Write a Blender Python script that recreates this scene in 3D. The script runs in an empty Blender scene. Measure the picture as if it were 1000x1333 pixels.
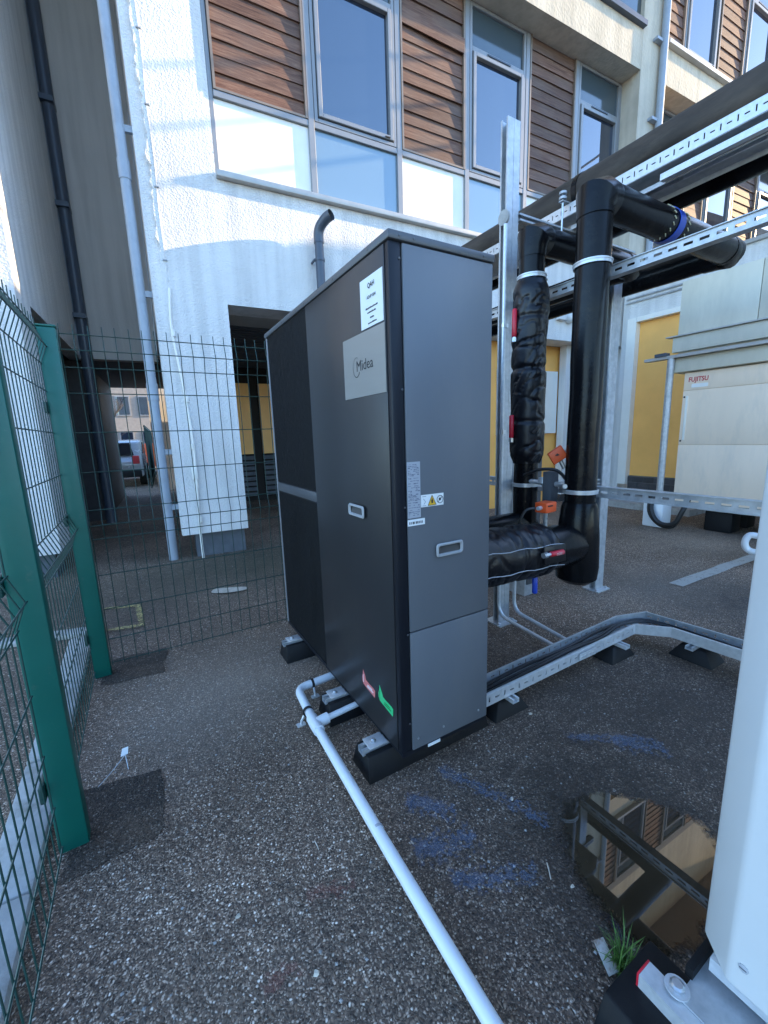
import bpy, bmesh, math, random
from mathutils import Vector, Matrix, noise
R = math.radians
sc = bpy.context.scene
col = sc.collection
FA = R(-2.8578)                      # the facade stands at this small angle to the heat pump's grid

# ------------------------------------------------------------------ camera
cd = bpy.data.cameras.new('camera'); cam = bpy.data.objects.new('camera', cd); col.objects.link(cam)
cd.sensor_fit = 'HORIZONTAL'; cd.sensor_width = 36.0; cd.lens = 36.0 * 540.78 / 1000.0
cd.clip_start = 0.02; cd.clip_end = 2000
def cam_matrix():
    p, r, y = R(10.38505), R(1.86345), R(30.04358)
    f = Vector((math.sin(y)*math.cos(p), math.cos(y)*math.cos(p), -math.sin(p)))
    rt = Vector((math.cos(y), -math.sin(y), 0)); dn = f.cross(rt)
    c, s = math.cos(r), math.sin(r)
    rt2 = c*rt + s*dn; dn2 = -s*rt + c*dn
    m = Matrix((rt2, -dn2, -f)).transposed().to_4x4(); m.translation = Vector((0, 0, 1.35)); return m
cam.matrix_world = cam_matrix(); sc.camera = cam

# ------------------------------------------------------------------ sky, sun, exposure
SUN_EL = R(18.5)
a = R(80.0)
su, sv = math.sin(a), -math.cos(a)
sun_dir = Vector((su*math.cos(FA) - sv*math.sin(FA), su*math.sin(FA) + sv*math.cos(FA), math.tan(SUN_EL))).normalized()
w = bpy.data.worlds.new('World'); sc.world = w; w.use_nodes = True
nt = w.node_tree; sky = nt.nodes.new('ShaderNodeTexSky'); sky.sky_type = 'NISHITA'; sky.sun_disc = False
sky.sun_elevation = SUN_EL; sky.sun_rotation = math.atan2(sun_dir.x, sun_dir.y)
sky.ozone_density = 4.0; sky.dust_density = 0.3; sky.air_density = 1.0; sky.altitude = 50
bg = nt.nodes['Background']; bg.inputs[1].default_value = 0.15
nt.links.new(sky.outputs[0], bg.inputs[0])
sl = bpy.data.lights.new('sun', 'SUN'); sl.energy = 2.5; sl.angle = R(0.5); sl.color = (1.0, 0.74, 0.44)
so = bpy.data.objects.new('sun', sl); col.objects.link(so)
so.rotation_euler = sun_dir.to_track_quat('Z', 'Y').to_euler(); so.location = (9, -3, 9)
sc.view_settings.view_transform = 'Standard'; sc.view_settings.look = 'None'
sc.view_settings.gamma = 1; sc.view_settings.exposure = 2.56
sc.view_settings.use_curve_mapping = False

# ------------------------------------------------------------------ materials
def mat_new(name):
    m = bpy.data.materials.new(name); m.use_nodes = True
    nd = m.node_tree.nodes; ln = m.node_tree.links
    return m, nd, ln, nd['Principled BSDF']
def N(nd, t, **kw):
    n = nd.new(t)
    for k, v in kw.items():
        if k in n.inputs.keys(): n.inputs[k].default_value = v
        else: setattr(n, k, v)
    return n
def ramp(nd, stops):
    r = nd.new('ShaderNodeValToRGB'); e = r.color_ramp.elements
    while len(e) < len(stops): e.new(0.5)
    for i, (p, c) in enumerate(stops):
        e[i].position = p; e[i].color = (c[0], c[1], c[2], 1) if hasattr(c, '__len__') else (c, c, c, 1)
    return r
def pm(name, c, rough=0.5, metal=0.0, var=0.12, scale=6.0, bump=0.0, bscale=60.0, spec=0.5, stretch=(1, 1, 1), rvar=0.1, rnd=0.0, dirt=None, coat=0.0):
    m, nd, ln, b = mat_new(name)
    tc = N(nd, 'ShaderNodeTexCoord'); mp = N(nd, 'ShaderNodeMapping'); mp.inputs['Scale'].default_value = stretch
    ln.new(tc.outputs['Object'], mp.inputs[0])
    n1 = N(nd, 'ShaderNodeTexNoise', Scale=scale, Detail=8.0, Roughness=0.62); ln.new(mp.outputs[0], n1.inputs['Vector'])
    lo = tuple(max(0, x*(1-var)) for x in c); hi = tuple(min(1, x*(1+var)) for x in c)
    r = ramp(nd, [(0.3, lo), (0.7, hi)]); ln.new(n1.outputs[0], r.inputs[0]); out = r.outputs[0]
    if dirt:
        dc, dscale, lo_, hi_ = dirt
        n3 = N(nd, 'ShaderNodeTexNoise', Scale=dscale, Detail=10.0, Roughness=0.7); ln.new(mp.outputs[0], n3.inputs['Vector'])
        r3 = ramp(nd, [(lo_, 0.0), (hi_, 1.0)]); ln.new(n3.outputs[0], r3.inputs[0])
        mx = N(nd, 'ShaderNodeMix', data_type='RGBA'); ln.new(r3.outputs[0], mx.inputs['Factor']); ln.new(out, mx.inputs[6]); mx.inputs[7].default_value = (*dc, 1)
        out = mx.outputs[2]
    if rnd:
        oi = N(nd, 'ShaderNodeObjectInfo'); mr = N(nd, 'ShaderNodeMapRange'); mr.inputs[3].default_value = 1-rnd; mr.inputs[4].default_value = 1+rnd
        ln.new(oi.outputs['Random'], mr.inputs[0])
        mx = N(nd, 'ShaderNodeMix', data_type='RGBA', blend_type='MULTIPLY'); mx.inputs['Factor'].default_value = 1
        ln.new(out, mx.inputs[6]); ln.new(mr.outputs[0], mx.inputs[7]); out = mx.outputs[2]
    ln.new(out, b.inputs['Base Color'])
    b.inputs['Metallic'].default_value = metal; b.inputs['Specular IOR Level'].default_value = spec
    mr = N(nd, 'ShaderNodeMapRange'); mr.inputs[3].default_value = max(0.02, rough-rvar); mr.inputs[4].default_value = min(1, rough+rvar)
    ln.new(n1.outputs[0], mr.inputs[0]); ln.new(mr.outputs[0], b.inputs['Roughness'])
    if coat: b.inputs['Coat Weight'].default_value = coat; b.inputs['Coat Roughness'].default_value = 0.15
    if bump:
        n2 = N(nd, 'ShaderNodeTexNoise', Scale=bscale, Detail=5.0, Roughness=0.6); ln.new(mp.outputs[0], n2.inputs['Vector'])
        bp = N(nd, 'ShaderNodeBump'); bp.inputs['Strength'].default_value = 1.0; bp.inputs['Distance'].default_value = bump
        ln.new(n2.outputs[0], bp.inputs['Height']); ln.new(bp.outputs[0], b.inputs['Normal'])
    return m
M = {}
M['hp_black'] = pm('charcoal_sheet_metal', (0.021, 0.021, 0.0225), 0.36, 0.0, 0.08, 2.0, 0.0002, 600, rvar=0.07, dirt=((0.034, 0.031, 0.028), 2.2, 0.5, 0.85), stretch=(1, 1, 0.35))
M['hp_corner'] = pm('black_sheet_metal', (0.010, 0.011, 0.015), 0.4, 0, 0.05, 3, spec=0.25)
M['hp_grey'] = pm('slate_grey_sheet_metal', (0.125, 0.133, 0.146), 0.42, 0.0, 0.05, 2.0, 0.0002, 700, rvar=0.06, dirt=((0.155, 0.155, 0.155), 2.5, 0.52, 0.85), stretch=(1, 1, 0.35))
M['hp_lid'] = pm('grey_lid_metal', (0.075, 0.077, 0.082), 0.4, 0.1, 0.06, 4)
M['hp_edge'] = pm('pale_edge_metal', (0.22, 0.225, 0.235), 0.4, 0.1, 0.06, 4)
M['grip_shade'] = pm('shaded_grip_plastic', (0.055, 0.052, 0.05), 0.5, 0, 0.05)  # darkened to stand for the shade inside the recessed grips
M['mesh_black'] = pm('black_coil_mesh', (0.0045, 0.0045, 0.0055), 0.6, 0, 0.5, 9, 0.0015, 260, stretch=(1, 1, 0.2))
M['plate'] = pm('brushed_brand_plate', (0.30, 0.285, 0.26), 0.42, 0.35, 0.05, 30, stretch=(1, 0.1, 1))
M['dark_print'] = pm('dark_print', (0.02, 0.02, 0.022), 0.5)
M['paper'] = pm('white_paper', (0.8, 0.8, 0.78), 0.6, 0, 0.02)
M['silver_label'] = pm('silver_label', (0.42, 0.43, 0.46), 0.4, 0.1, 0.04)
M['print_blue'] = pm('grey_blue_print', (0.16, 0.17, 0.22), 0.5)
M['warn_yellow'] = pm('warning_yellow', (0.75, 0.42, 0.03), 0.5)
M['red_print'] = pm('red_print', (0.55, 0.04, 0.05), 0.5)
M['sticker_red'] = pm('red_sticker', (0.62, 0.17, 0.16), 0.4, 0, 0.1, 40)
M['sticker_green'] = pm('green_sticker', (0.04, 0.50, 0.18), 0.4, 0, 0.1, 40)
M['handle'] = pm('grey_handle_plastic', (0.36, 0.36, 0.36), 0.5, 0, 0.05)
M['galv'] = pm('galvanised_steel', (0.46, 0.47, 0.48), 0.4, 0.35, 0.18, 25, rvar=0.12, dirt=((0.33, 0.35, 0.37), 9, 0.5, 0.7))
M['galv_light'] = pm('bright_zinc', (0.60, 0.61, 0.62), 0.33, 0.4, 0.12, 40, rvar=0.1)
M['bolt'] = pm('zinc_bolt', (0.55, 0.56, 0.57), 0.3, 0.8, 0.1, 60)
M['rubber'] = pm('black_rubber', (0.006, 0.006, 0.007), 0.6, 0, 0.3, 20, 0.0008, 200, dirt=((0.035, 0.03, 0.026), 14, 0.6, 0.85), spec=0.3)
M['pvc'] = pm('white_pvc', (0.74, 0.76, 0.78), 0.32, 0, 0.03, 8)
M['pvc_grey'] = pm('grey_downpipe_plastic', (0.30, 0.34, 0.39), 0.42, 0, 0.08, 5, dirt=((0.22, 0.24, 0.26), 3, 0.5, 0.8))
M['pipe_dark'] = pm('dark_grey_downpipe', (0.06, 0.075, 0.10), 0.4, 0, 0.08, 5)
M['green_post'] = pm('green_coated_steel', (0.0, 0.098, 0.072), 0.42, 0, 0.10, 5, dirt=((0.06, 0.12, 0.09), 26, 0.60, 0.80), rvar=0.1)
M['green_wire'] = pm('green_coated_wire', (0.010, 0.046, 0.038), 0.45)
M['foil'] = pm('black_insulation_foil', (0.005, 0.005, 0.006), 0.25, 0, 0.3, 6, 0.0022, 11, rvar=0.07, spec=0.2)
M['foil_jacket'] = pm('black_jacket_foil', (0.006, 0.006, 0.008), 0.36, 0, 0.3, 8, 0.002, 30, rvar=0.1, spec=0.4)
M['foil_dusty'] = pm('dusty_black_foil', (0.055, 0.043, 0.034), 0.6, 0, 0.5, 7, 0.003, 18, stretch=(1, 0.3, 1), spec=0.25, dirt=((0.11, 0.085, 0.065), 9, 0.5, 0.75))
M['tape'] = pm('blue_tape', (0.01, 0.06, 0.42), 0.35)
M['cable'] = pm('black_cable', (0.012, 0.012, 0.013), 0.45)
M['orange'] = pm('orange_plastic', (0.80, 0.10, 0.02), 0.4, 0, 0.06)
M['red_lever'] = pm('red_lever_grip', (0.55, 0.012, 0.03), 0.35)
M['blue_lever'] = pm('blue_lever_grip', (0.01, 0.05, 0.40), 0.35)
M['white_text'] = pm('white_print', (0.75, 0.7, 0.7), 0.5)
M['frame'] = pm('grey_aluminium_frame', (0.24, 0.245, 0.25), 0.4, 0.2, 0.05)
M['trim'] = pm('bronze_trim', (0.22, 0.17, 0.13), 0.45, 0.2, 0.1)
M['sill'] = pm('sill_flashing', (0.42, 0.41, 0.39), 0.45, 0.2, 0.1)
M['spandrel'] = pm('white_spandrel_panel', (0.80, 0.77, 0.70), 0.35, 0, 0.05, 3)
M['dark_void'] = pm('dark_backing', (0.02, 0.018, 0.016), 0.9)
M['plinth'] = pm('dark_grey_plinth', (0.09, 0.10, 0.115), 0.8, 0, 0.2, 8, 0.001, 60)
M['cream'] = pm('cream_panel_enclosure', (0.66, 0.62, 0.50), 0.5, 0, 0.06, 2.5, dirt=((0.55, 0.52, 0.42), 3, 0.45, 0.75), stretch=(1, 1, 0.3))
M['beige_unit'] = pm('beige_enclosure', (0.92, 0.74, 0.57), 0.45, 0, 0.05, 3, dirt=((0.74, 0.62, 0.50), 4, 0.5, 0.75), stretch=(1, 1, 0.25))
M['white_unit'] = pm('white_powder_coat', (0.62, 0.62, 0.61), 0.36, 0, 0.03, 3, 0.0001, 500)
M['orange_door'] = pm('amber_door_panel', (0.95, 0.47, 0.12), 0.42, 0, 0.08, 2)
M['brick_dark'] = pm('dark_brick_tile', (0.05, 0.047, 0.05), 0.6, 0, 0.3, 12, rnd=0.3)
M['mortar'] = pm('mortar', (0.16, 0.155, 0.15), 0.9)
M['kerb'] = pm('pale_concrete', (0.40, 0.39, 0.37), 0.85, 0, 0.15, 14, 0.0015, 90, dirt=((0.20, 0.19, 0.16), 6, 0.5, 0.75))
M['patch'] = pm('fresh_asphalt', (0.034, 0.029, 0.028), 0.85, 0, 0.6, 70, 0.004, 130)
M['stone'] = pm('pale_stone', (0.58, 0.50, 0.40), 0.8, 0, 0.25, 30, rnd=0.3)
M['grass'] = pm('grass_blade', (0.10, 0.20, 0.035), 0.55, 0, 0.4, 30)
M['tag'] = pm('weathered_tag', (0.50, 0.48, 0.44), 0.7, 0, 0.2, 40, dirt=((0.22, 0.14, 0.09), 22, 0.5, 0.65))
M['roof'] = pm('grey_roof_membrane', (0.18, 0.18, 0.18), 0.8)
M['far_wall'] = pm('far_render', (0.24, 0.22, 0.20), 0.8)
M['car'] = pm('silver_car_paint', (0.45, 0.46, 0.48), 0.25, 0.4, 0.02, coat=0.6)
M['glass_dark'] = pm('dark_car_glass', (0.015, 0.016, 0.02), 0.08)
M['tyre'] = pm('tyre', (0.015, 0.015, 0.016), 0.8)
M['bark'] = pm('bark', (0.09, 0.075, 0.06), 0.9)
M['pebble'] = pm('pebbles', (0.30, 0.28, 0.26), 0.8, 0, 0.5, 40)
M['concrete'] = pm('soffit_concrete', (0.42, 0.41, 0.38), 0.8, 0, 0.1, 4)

def mat_render(name, c, grain=70.0, dist=0.006, stain=0.12):
    m, nd, ln, b = mat_new(name)
    tc = N(nd, 'ShaderNodeTexCoord')
    n1 = N(nd, 'ShaderNodeTexNoise', Scale=1.3, Detail=8.0, Roughness=0.65); ln.new(tc.outputs['Object'], n1.inputs['Vector'])
    lo = tuple(x*(1-stain) for x in c)
    r = ramp(nd, [(0.3, lo), (0.62, c)]); ln.new(n1.outputs[0], r.inputs[0])
    ms = N(nd, 'ShaderNodeMapping'); ms.inputs['Scale'].default_value = (9, 9, 0.5); ln.new(tc.outputs['Object'], ms.inputs[0])
    n4 = N(nd, 'ShaderNodeTexNoise', Scale=1.0, Detail=6.0); ln.new(ms.outputs[0], n4.inputs['Vector'])
    r4 = ramp(nd, [(0.33, 0.84), (0.6, 1.0)]); ln.new(n4.outputs[0], r4.inputs[0])
    mx = N(nd, 'ShaderNodeMix', data_type='RGBA', blend_type='MULTIPLY'); mx.inputs['Factor'].default_value = 1
    ln.new(r.outputs[0], mx.inputs[6]); ln.new(r4.outputs[0], mx.inputs[7]); ln.new(mx.outputs[2], b.inputs['Base Color'])
    b.inputs['Roughness'].default_value = 0.9; b.inputs['Specular IOR Level'].default_value = 0.2
    n2 = N(nd, 'ShaderNodeTexNoise', Scale=grain, Detail=3.0, Roughness=0.55); ln.new(tc.outputs['Object'], n2.inputs['Vector'])
    v = N(nd, 'ShaderNodeTexVoronoi', Scale=grain*0.7); ln.new(tc.outputs['Object'], v.inputs['Vector'])
    ad = N(nd, 'ShaderNodeMath', operation='ADD'); ln.new(n2.outputs[0], ad.inputs[0]); ln.new(v.outputs['Distance'], ad.inputs[1])
    bp = N(nd, 'ShaderNodeBump'); bp.inputs['Distance'].default_value = dist; bp.inputs['Strength'].default_value = 1
    ln.new(ad.outputs[0], bp.inputs['Height']); ln.new(bp.outputs[0], b.inputs['Normal'])
    return m
M['render'] = mat_render('white_rough_render', (0.74, 0.72, 0.69), 75, 0.0048)
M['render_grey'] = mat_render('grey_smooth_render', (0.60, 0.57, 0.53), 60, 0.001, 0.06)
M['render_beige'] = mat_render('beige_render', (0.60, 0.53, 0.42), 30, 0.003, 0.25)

def mat_wood():
    m, nd, ln, b = mat_new('weathered_cedar_board')
    tc = N(nd, 'ShaderNodeTexCoord'); oi = N(nd, 'ShaderNodeObjectInfo')
    off = N(nd, 'ShaderNodeVectorMath', operation='SCALE'); off.inputs[0].default_value = (13, 7, 29); ln.new(oi.outputs['Random'], off.inputs['Scale'])
    ad = N(nd, 'ShaderNodeVectorMath', operation='ADD'); ln.new(tc.outputs['Object'], ad.inputs[0]); ln.new(off.outputs[0], ad.inputs[1])
    mp = N(nd, 'ShaderNodeMapping'); mp.inputs['Scale'].default_value = (1.2, 14, 22); ln.new(ad.outputs[0], mp.inputs[0])
    n1 = N(nd, 'ShaderNodeTexNoise', Scale=2.2, Detail=10.0, Roughness=0.7, Distortion=0.6); ln.new(mp.outputs[0], n1.inputs['Vector'])
    r = ramp(nd, [(0.28, (0.030, 0.010, 0.006)), (0.42, (0.105, 0.045, 0.026)), (0.56, (0.175, 0.086, 0.052)), (0.76, (0.33, 0.215, 0.14))])
    ln.new(n1.outputs[0], r.inputs[0])
    mr = N(nd, 'ShaderNodeMapRange'); mr.inputs[3].default_value = 0.62; mr.inputs[4].default_value = 1.2; ln.new(oi.outputs['Random'], mr.inputs[0])
    mx = N(nd, 'ShaderNodeMix', data_type='RGBA', blend_type='MULTIPLY'); mx.inputs['Factor'].default_value = 1
    ln.new(r.outputs[0], mx.inputs[6]); ln.new(mr.outputs[0], mx.inputs[7])
    n2 = N(nd, 'ShaderNodeTexNoise', Scale=1.7, Detail=4.0); ln.new(ad.outputs[0], n2.inputs['Vector'])
    r2 = ramp(nd, [(0.42, 0.0), (0.68, 0.6)]); ln.new(n2.outputs[0], r2.inputs[0])
    m2 = N(nd, 'ShaderNodeMix', data_type='RGBA'); ln.new(r2.outputs[0], m2.inputs['Factor']); ln.new(mx.outputs[2], m2.inputs[6]); m2.inputs[7].default_value = (0.13, 0.09, 0.07, 1)
    ln.new(m2.outputs[2], b.inputs['Base Color']); b.inputs['Roughness'].default_value = 0.72
    bp = N(nd, 'ShaderNodeBump'); bp.inputs['Distance'].default_value = 0.003; ln.new(n1.outputs[0], bp.inputs['Height']); ln.new(bp.outputs[0], b.inputs['Normal'])
    return m
M['wood'] = mat_wood()

def mat_glass(name, base, ior=2.0, rough=0.015, wav=0.0006):
    m, nd, ln, b = mat_new(name)
    b.inputs['Base Color'].default_value = (*base, 1); b.inputs['Roughness'].default_value = rough; b.inputs['IOR'].default_value = ior
    tc = N(nd, 'ShaderNodeTexCoord'); n2 = N(nd, 'ShaderNodeTexNoise', Scale=1.6, Detail=1.0); ln.new(tc.outputs['Object'], n2.inputs['Vector'])
    bp = N(nd, 'ShaderNodeBump'); bp.inputs['Distance'].default_value = wav; bp.inputs['Strength'].default_value = 1
    ln.new(n2.outputs[0], bp.inputs['Height']); ln.new(bp.outputs[0], b.inputs['Normal'])
    return m
M['glass'] = mat_glass('coated_window_glass', (0.01, 0.018, 0.035), 2.35)
M['glass_low'] = mat_glass('backed_spandrel_glass', (0.16, 0.24, 0.30), 2.0, 0.06, 0.002)
M['glass_top'] = mat_glass('toplight_glass', (0.05, 0.07, 0.08), 1.7, 0.08, 0.001)

def mat_asphalt(name='worn_asphalt', tone=1.0, spots=True):
    m, nd, ln, b = mat_new(name)
    tc = N(nd, 'ShaderNodeTexCoord'); P = tc.outputs['Object']
    wn = N(nd, 'ShaderNodeTexNoise', Scale=40.0, Detail=2.0); ln.new(P, wn.inputs['Vector'])
    wmx = N(nd, 'ShaderNodeMix', data_type='RGBA', blend_type='ADD'); wmx.inputs['Factor'].default_value = 0.014; ln.new(P, wmx.inputs[6]); ln.new(wn.outputs['Color'], wmx.inputs[7])
    def vor(scale, stops):
        v = N(nd, 'ShaderNodeTexVoronoi', Scale=scale); ln.new(wmx.outputs[2], v.inputs['Vector'])
        sp = N(nd, 'ShaderNodeSeparateColor'); ln.new(v.outputs['Color'], sp.inputs[0])
        r = ramp(nd, stops); ln.new(sp.outputs[0], r.inputs[0]); return v, r, sp
    v1, r1, s1 = vor(135.0, [(0.0, (0.030, 0.020, 0.015)), (0.42, (0.110, 0.070, 0.047)), (0.78, (0.27, 0.178, 0.118)), (0.92, (0.58, 0.43, 0.32)), (1.0, (0.90, 0.76, 0.62))])
    v2, r2, s2 = vor(270.0, [(0.0, (0.036, 0.023, 0.016)), (0.8, (0.165, 0.107, 0.072)), (1.0, (0.55, 0.41, 0.30))])
    # binder between stones: darken by distance
    rd = ramp(nd, [(0.28, 1.0), (0.62, 0.0)]); ln.new(v1.outputs['Distance'], rd.inputs[0])
    mx = N(nd, 'ShaderNodeMix', data_type='RGBA'); ln.new(rd.outputs[0], mx.inputs['Factor']); ln.new(r2.outputs[0], mx.inputs[6]); ln.new(r1.outputs[0], mx.inputs[7])
    # dusty pale drift
    n1 = N(nd, 'ShaderNodeTexNoise', Scale=0.75, Detail=7.0, Roughness=0.6); ln.new(P, n1.inputs['Vector'])
    rr = ramp(nd, [(0.34, 0.80*tone), (0.66, 1.75*tone)]); ln.new(n1.outputs[0], rr.inputs[0])
    m1 = N(nd, 'ShaderNodeMix', data_type='RGBA', blend_type='MULTIPLY'); m1.inputs['Factor'].default_value = 1; ln.new(mx.outputs[2], m1.inputs[6]); ln.new(rr.outputs[0], m1.inputs[7])
    # brown film and pale silt in spots
    n2 = N(nd, 'ShaderNodeTexNoise', Scale=1.9, Detail=8.0, Roughness=0.7); ln.new(P, n2.inputs['Vector'])
    r3 = ramp(nd, [(0.5, 0.0), (0.75, 0.45)]); ln.new(n2.outputs[0], r3.inputs[0])
    m2 = N(nd, 'ShaderNodeMix', data_type='RGBA'); ln.new(r3.outputs[0], m2.inputs['Factor']); ln.new(m1.outputs[2], m2.inputs[6]); m2.inputs[7].default_value = (0.19, 0.126, 0.08, 1)
    out = m2.outputs[2]
    def spot(center, rad, soft, colr, amt, sx=1.0):
        nonlocal out
        sb = N(nd, 'ShaderNodeVectorMath', operation='SUBTRACT'); sb.inputs[1].default_value = (center[0], center[1], 0); ln.new(P, sb.inputs[0])
        sc_ = N(nd, 'ShaderNodeVectorMath', operation='MULTIPLY'); sc_.inputs[1].default_value = (sx, 1, 0); ln.new(sb.outputs[0], sc_.inputs[0])
        le = N(nd, 'ShaderNodeVectorMath', operation='LENGTH'); ln.new(sc_.outputs[0], le.inputs[0])
        nn = N(nd, 'ShaderNodeTexNoise', Scale=7.0, Detail=9.0, Roughness=0.7); ln.new(P, nn.inputs['Vector'])
        ma = N(nd, 'ShaderNodeMath', operation='MULTIPLY_ADD'); ma.inputs[1].default_value = soft*1.6; ln.new(nn.outputs[0], ma.inputs[0]); ln.new(le.outputs['Value'], ma.inputs[2])
        mr = N(nd, 'ShaderNodeMapRange'); mr.inputs[1].default_value = rad+soft*1.6; mr.inputs[2].default_value = rad-soft*0.2; mr.inputs[3].default_value = 0; mr.inputs[4].default_value = amt; mr.clamp = True
        ln.new(ma.outputs[0], mr.inputs[0])
        mm = N(nd, 'ShaderNodeMix', data_type='RGBA'); ln.new(mr.outputs[0], mm.inputs['Factor']); ln.new(out, mm.inputs[6]); mm.inputs[7].default_value = (*colr, 1); out = mm.outputs[2]
        return mr.outputs[0]
    wet = None
    if spots:
     spot((0.30, 2.35), 0.36, 0.5, (0.40, 0.31, 0.235), 0.6)
     spot((0.05, 2.05), 0.25, 0.35, (0.2, 0.17, 0.145), 0.45)
     spot((3.75, 1.75), 0.35, 0.55, (0.34, 0.29, 0.24), 0.55, 0.7)
     spot((5.6, 2.3), 0.5, 0.7, (0.36, 0.29, 0.22), 0.5)
     spot((0.9, 4.6), 0.8, 0.6, (0.035, 0.04, 0.02), 0.7, 0.5)
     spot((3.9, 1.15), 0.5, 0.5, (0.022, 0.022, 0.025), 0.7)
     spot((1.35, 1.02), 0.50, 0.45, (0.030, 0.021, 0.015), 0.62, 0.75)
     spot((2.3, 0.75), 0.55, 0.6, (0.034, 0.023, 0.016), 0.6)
     spot((0.30, 1.70), 0.22, 0.4, (0.045, 0.031, 0.022), 0.55)
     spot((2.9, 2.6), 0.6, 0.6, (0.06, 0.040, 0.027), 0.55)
     spot((0.62, 0.62), 0.28, 0.6, (0.035, 0.025, 0.020), 0.5)
     spot((-0.15, 3.6), 0.8, 0.8, (0.05, 0.036, 0.026), 0.6)
     spot((-0.1, 0.55), 0.2, 0.5, (0.16, 0.12, 0.085), 0.45)
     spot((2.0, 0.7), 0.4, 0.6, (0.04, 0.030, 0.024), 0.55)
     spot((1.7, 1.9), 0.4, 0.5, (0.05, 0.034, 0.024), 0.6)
     spot((-0.40, 1.1), 0.06, 0.22, (0.05, 0.036, 0.022), 0.8, 3.0)
     wet = spot((1.23, 0.60), 0.33, 0.20, (0.014, 0.010, 0.007), 0.85)
    if spots:
        cw = N(nd, 'ShaderNodeTexNoise', Scale=2.5, Detail=6.0, Roughness=0.7); ln.new(P, cw.inputs['Vector'])
        cm = N(nd, 'ShaderNodeMix', data_type='RGBA', blend_type='ADD'); cm.inputs['Factor'].default_value = 0.35; ln.new(P, cm.inputs[6]); ln.new(cw.outputs['Color'], cm.inputs[7])
        cv = N(nd, 'ShaderNodeTexVoronoi', Scale=0.55, feature='DISTANCE_TO_EDGE'); ln.new(cm.outputs[2], cv.inputs['Vector'])
        cr_ = ramp(nd, [(0.0, 0.35), (0.005, 0.0)]); ln.new(cv.outputs['Distance'], cr_.inputs[0])
        mm = N(nd, 'ShaderNodeMix', data_type='RGBA'); ln.new(cr_.outputs[0], mm.inputs['Factor']); ln.new(out, mm.inputs[6]); mm.inputs[7].default_value = (0.012, 0.009, 0.007, 1); out = mm.outputs[2]
    ln.new(out, b.inputs['Base Color'])
    n5 = N(nd, 'ShaderNodeTexNoise', Scale=30.0, Detail=4.0); ln.new(P, n5.inputs['Vector'])
    mr = N(nd, 'ShaderNodeMapRange'); mr.inputs[3].default_value = 0.55; mr.inputs[4].default_value = 0.9; ln.new(n5.outputs[0], mr.inputs[0])
    sbw = N(nd, 'ShaderNodeMath', operation='MULTIPLY_ADD'); sbw.inputs[1].default_value = -0.4; ln.new(mr.outputs[0], sbw.inputs[2])
    if wet: ln.new(wet, sbw.inputs[0])
    else: sbw.inputs[0].default_value = 0
    ln.new(sbw.outputs[0], b.inputs['Roughness'])
    sm = N(nd, 'ShaderNodeMath', operation='MULTIPLY'); sm.inputs[1].default_value = 1.0; ln.new(s1.outputs[1], sm.inputs[0])
    hs = N(nd, 'ShaderNodeMath', operation='MULTIPLY'); ln.new(sm.outputs[0], hs.inputs[0]); ln.new(rd.outputs[0], hs.inputs[1])
    ha = N(nd, 'ShaderNodeMath', operation='ADD'); ln.new(hs.outputs[0], ha.inputs[0]); ln.new(n5.outputs[0], ha.inputs[1])
    bp = N(nd, 'ShaderNodeBump'); bp.inputs['Distance'].default_value = 0.006; bp.inputs['Strength'].default_value = 0.9
    ln.new(ha.outputs[0], bp.inputs['Height']); ln.new(bp.outputs[0], b.inputs['Normal'])
    return m
M['asphalt'] = mat_asphalt()
M['patch'] = mat_asphalt('fresh_asphalt', 0.25, False)

def mat_spray(name, c, thr=0.5, scale=14.0, soft=0.0, amt=0.75):
    m, nd, ln, b = mat_new(name)
    tc = N(nd, 'ShaderNodeTexCoord')
    n1 = N(nd, 'ShaderNodeTexNoise', Scale=scale, Detail=10.0, Roughness=0.75); ln.new(tc.outputs['Object'], n1.inputs['Vector'])
    v = N(nd, 'ShaderNodeTexVoronoi', Scale=95.0); ln.new(tc.outputs['Object'], v.inputs['Vector'])
    sp = N(nd, 'ShaderNodeSeparateColor'); ln.new(v.outputs['Color'], sp.inputs[0])
    ma = N(nd, 'ShaderNodeMath', operation='MULTIPLY_ADD'); ma.inputs[1].default_value = 0.35; ln.new(sp.outputs[1], ma.inputs[0]); ln.new(n1.outputs[0], ma.inputs[2])
    at = N(nd, 'ShaderNodeAttribute', attribute_name='edge')
    mu = N(nd, 'ShaderNodeMath', operation='MULTIPLY_ADD'); mu.inputs[1].default_value = 0.35*soft; ln.new(at.outputs['Fac'], mu.inputs[0]); ln.new(ma.outputs[0], mu.inputs[2]); ma = mu
    r = ramp(nd, [(thr+0.04, 0.0), (thr+(0.62 if soft else 0.36), amt)]); ln.new(ma.outputs[0], r.inputs[0])
    b.inputs['Base Color'].default_value = (*c, 1); b.inputs['Roughness'].default_value = 0.7
    ln.new(r.outputs[0], b.inputs['Alpha']); return m
M['spray_blue'] = mat_spray('blue_spray_paint', (0.11, 0.18, 0.30), 0.80, 30.0, 1.0, 0.30)
M['spray_red'] = mat_spray('faded_red_spray_paint', (0.26, 0.09, 0.07), 0.84, 30.0, 1.0, 0.32)
M['paint_white'] = mat_spray('worn_white_line_paint', (0.55, 0.53, 0.48), 0.22)
M['paint_yellow'] = mat_spray('worn_yellow_line_paint', (0.46, 0.36, 0.14), 0.44)

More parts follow.
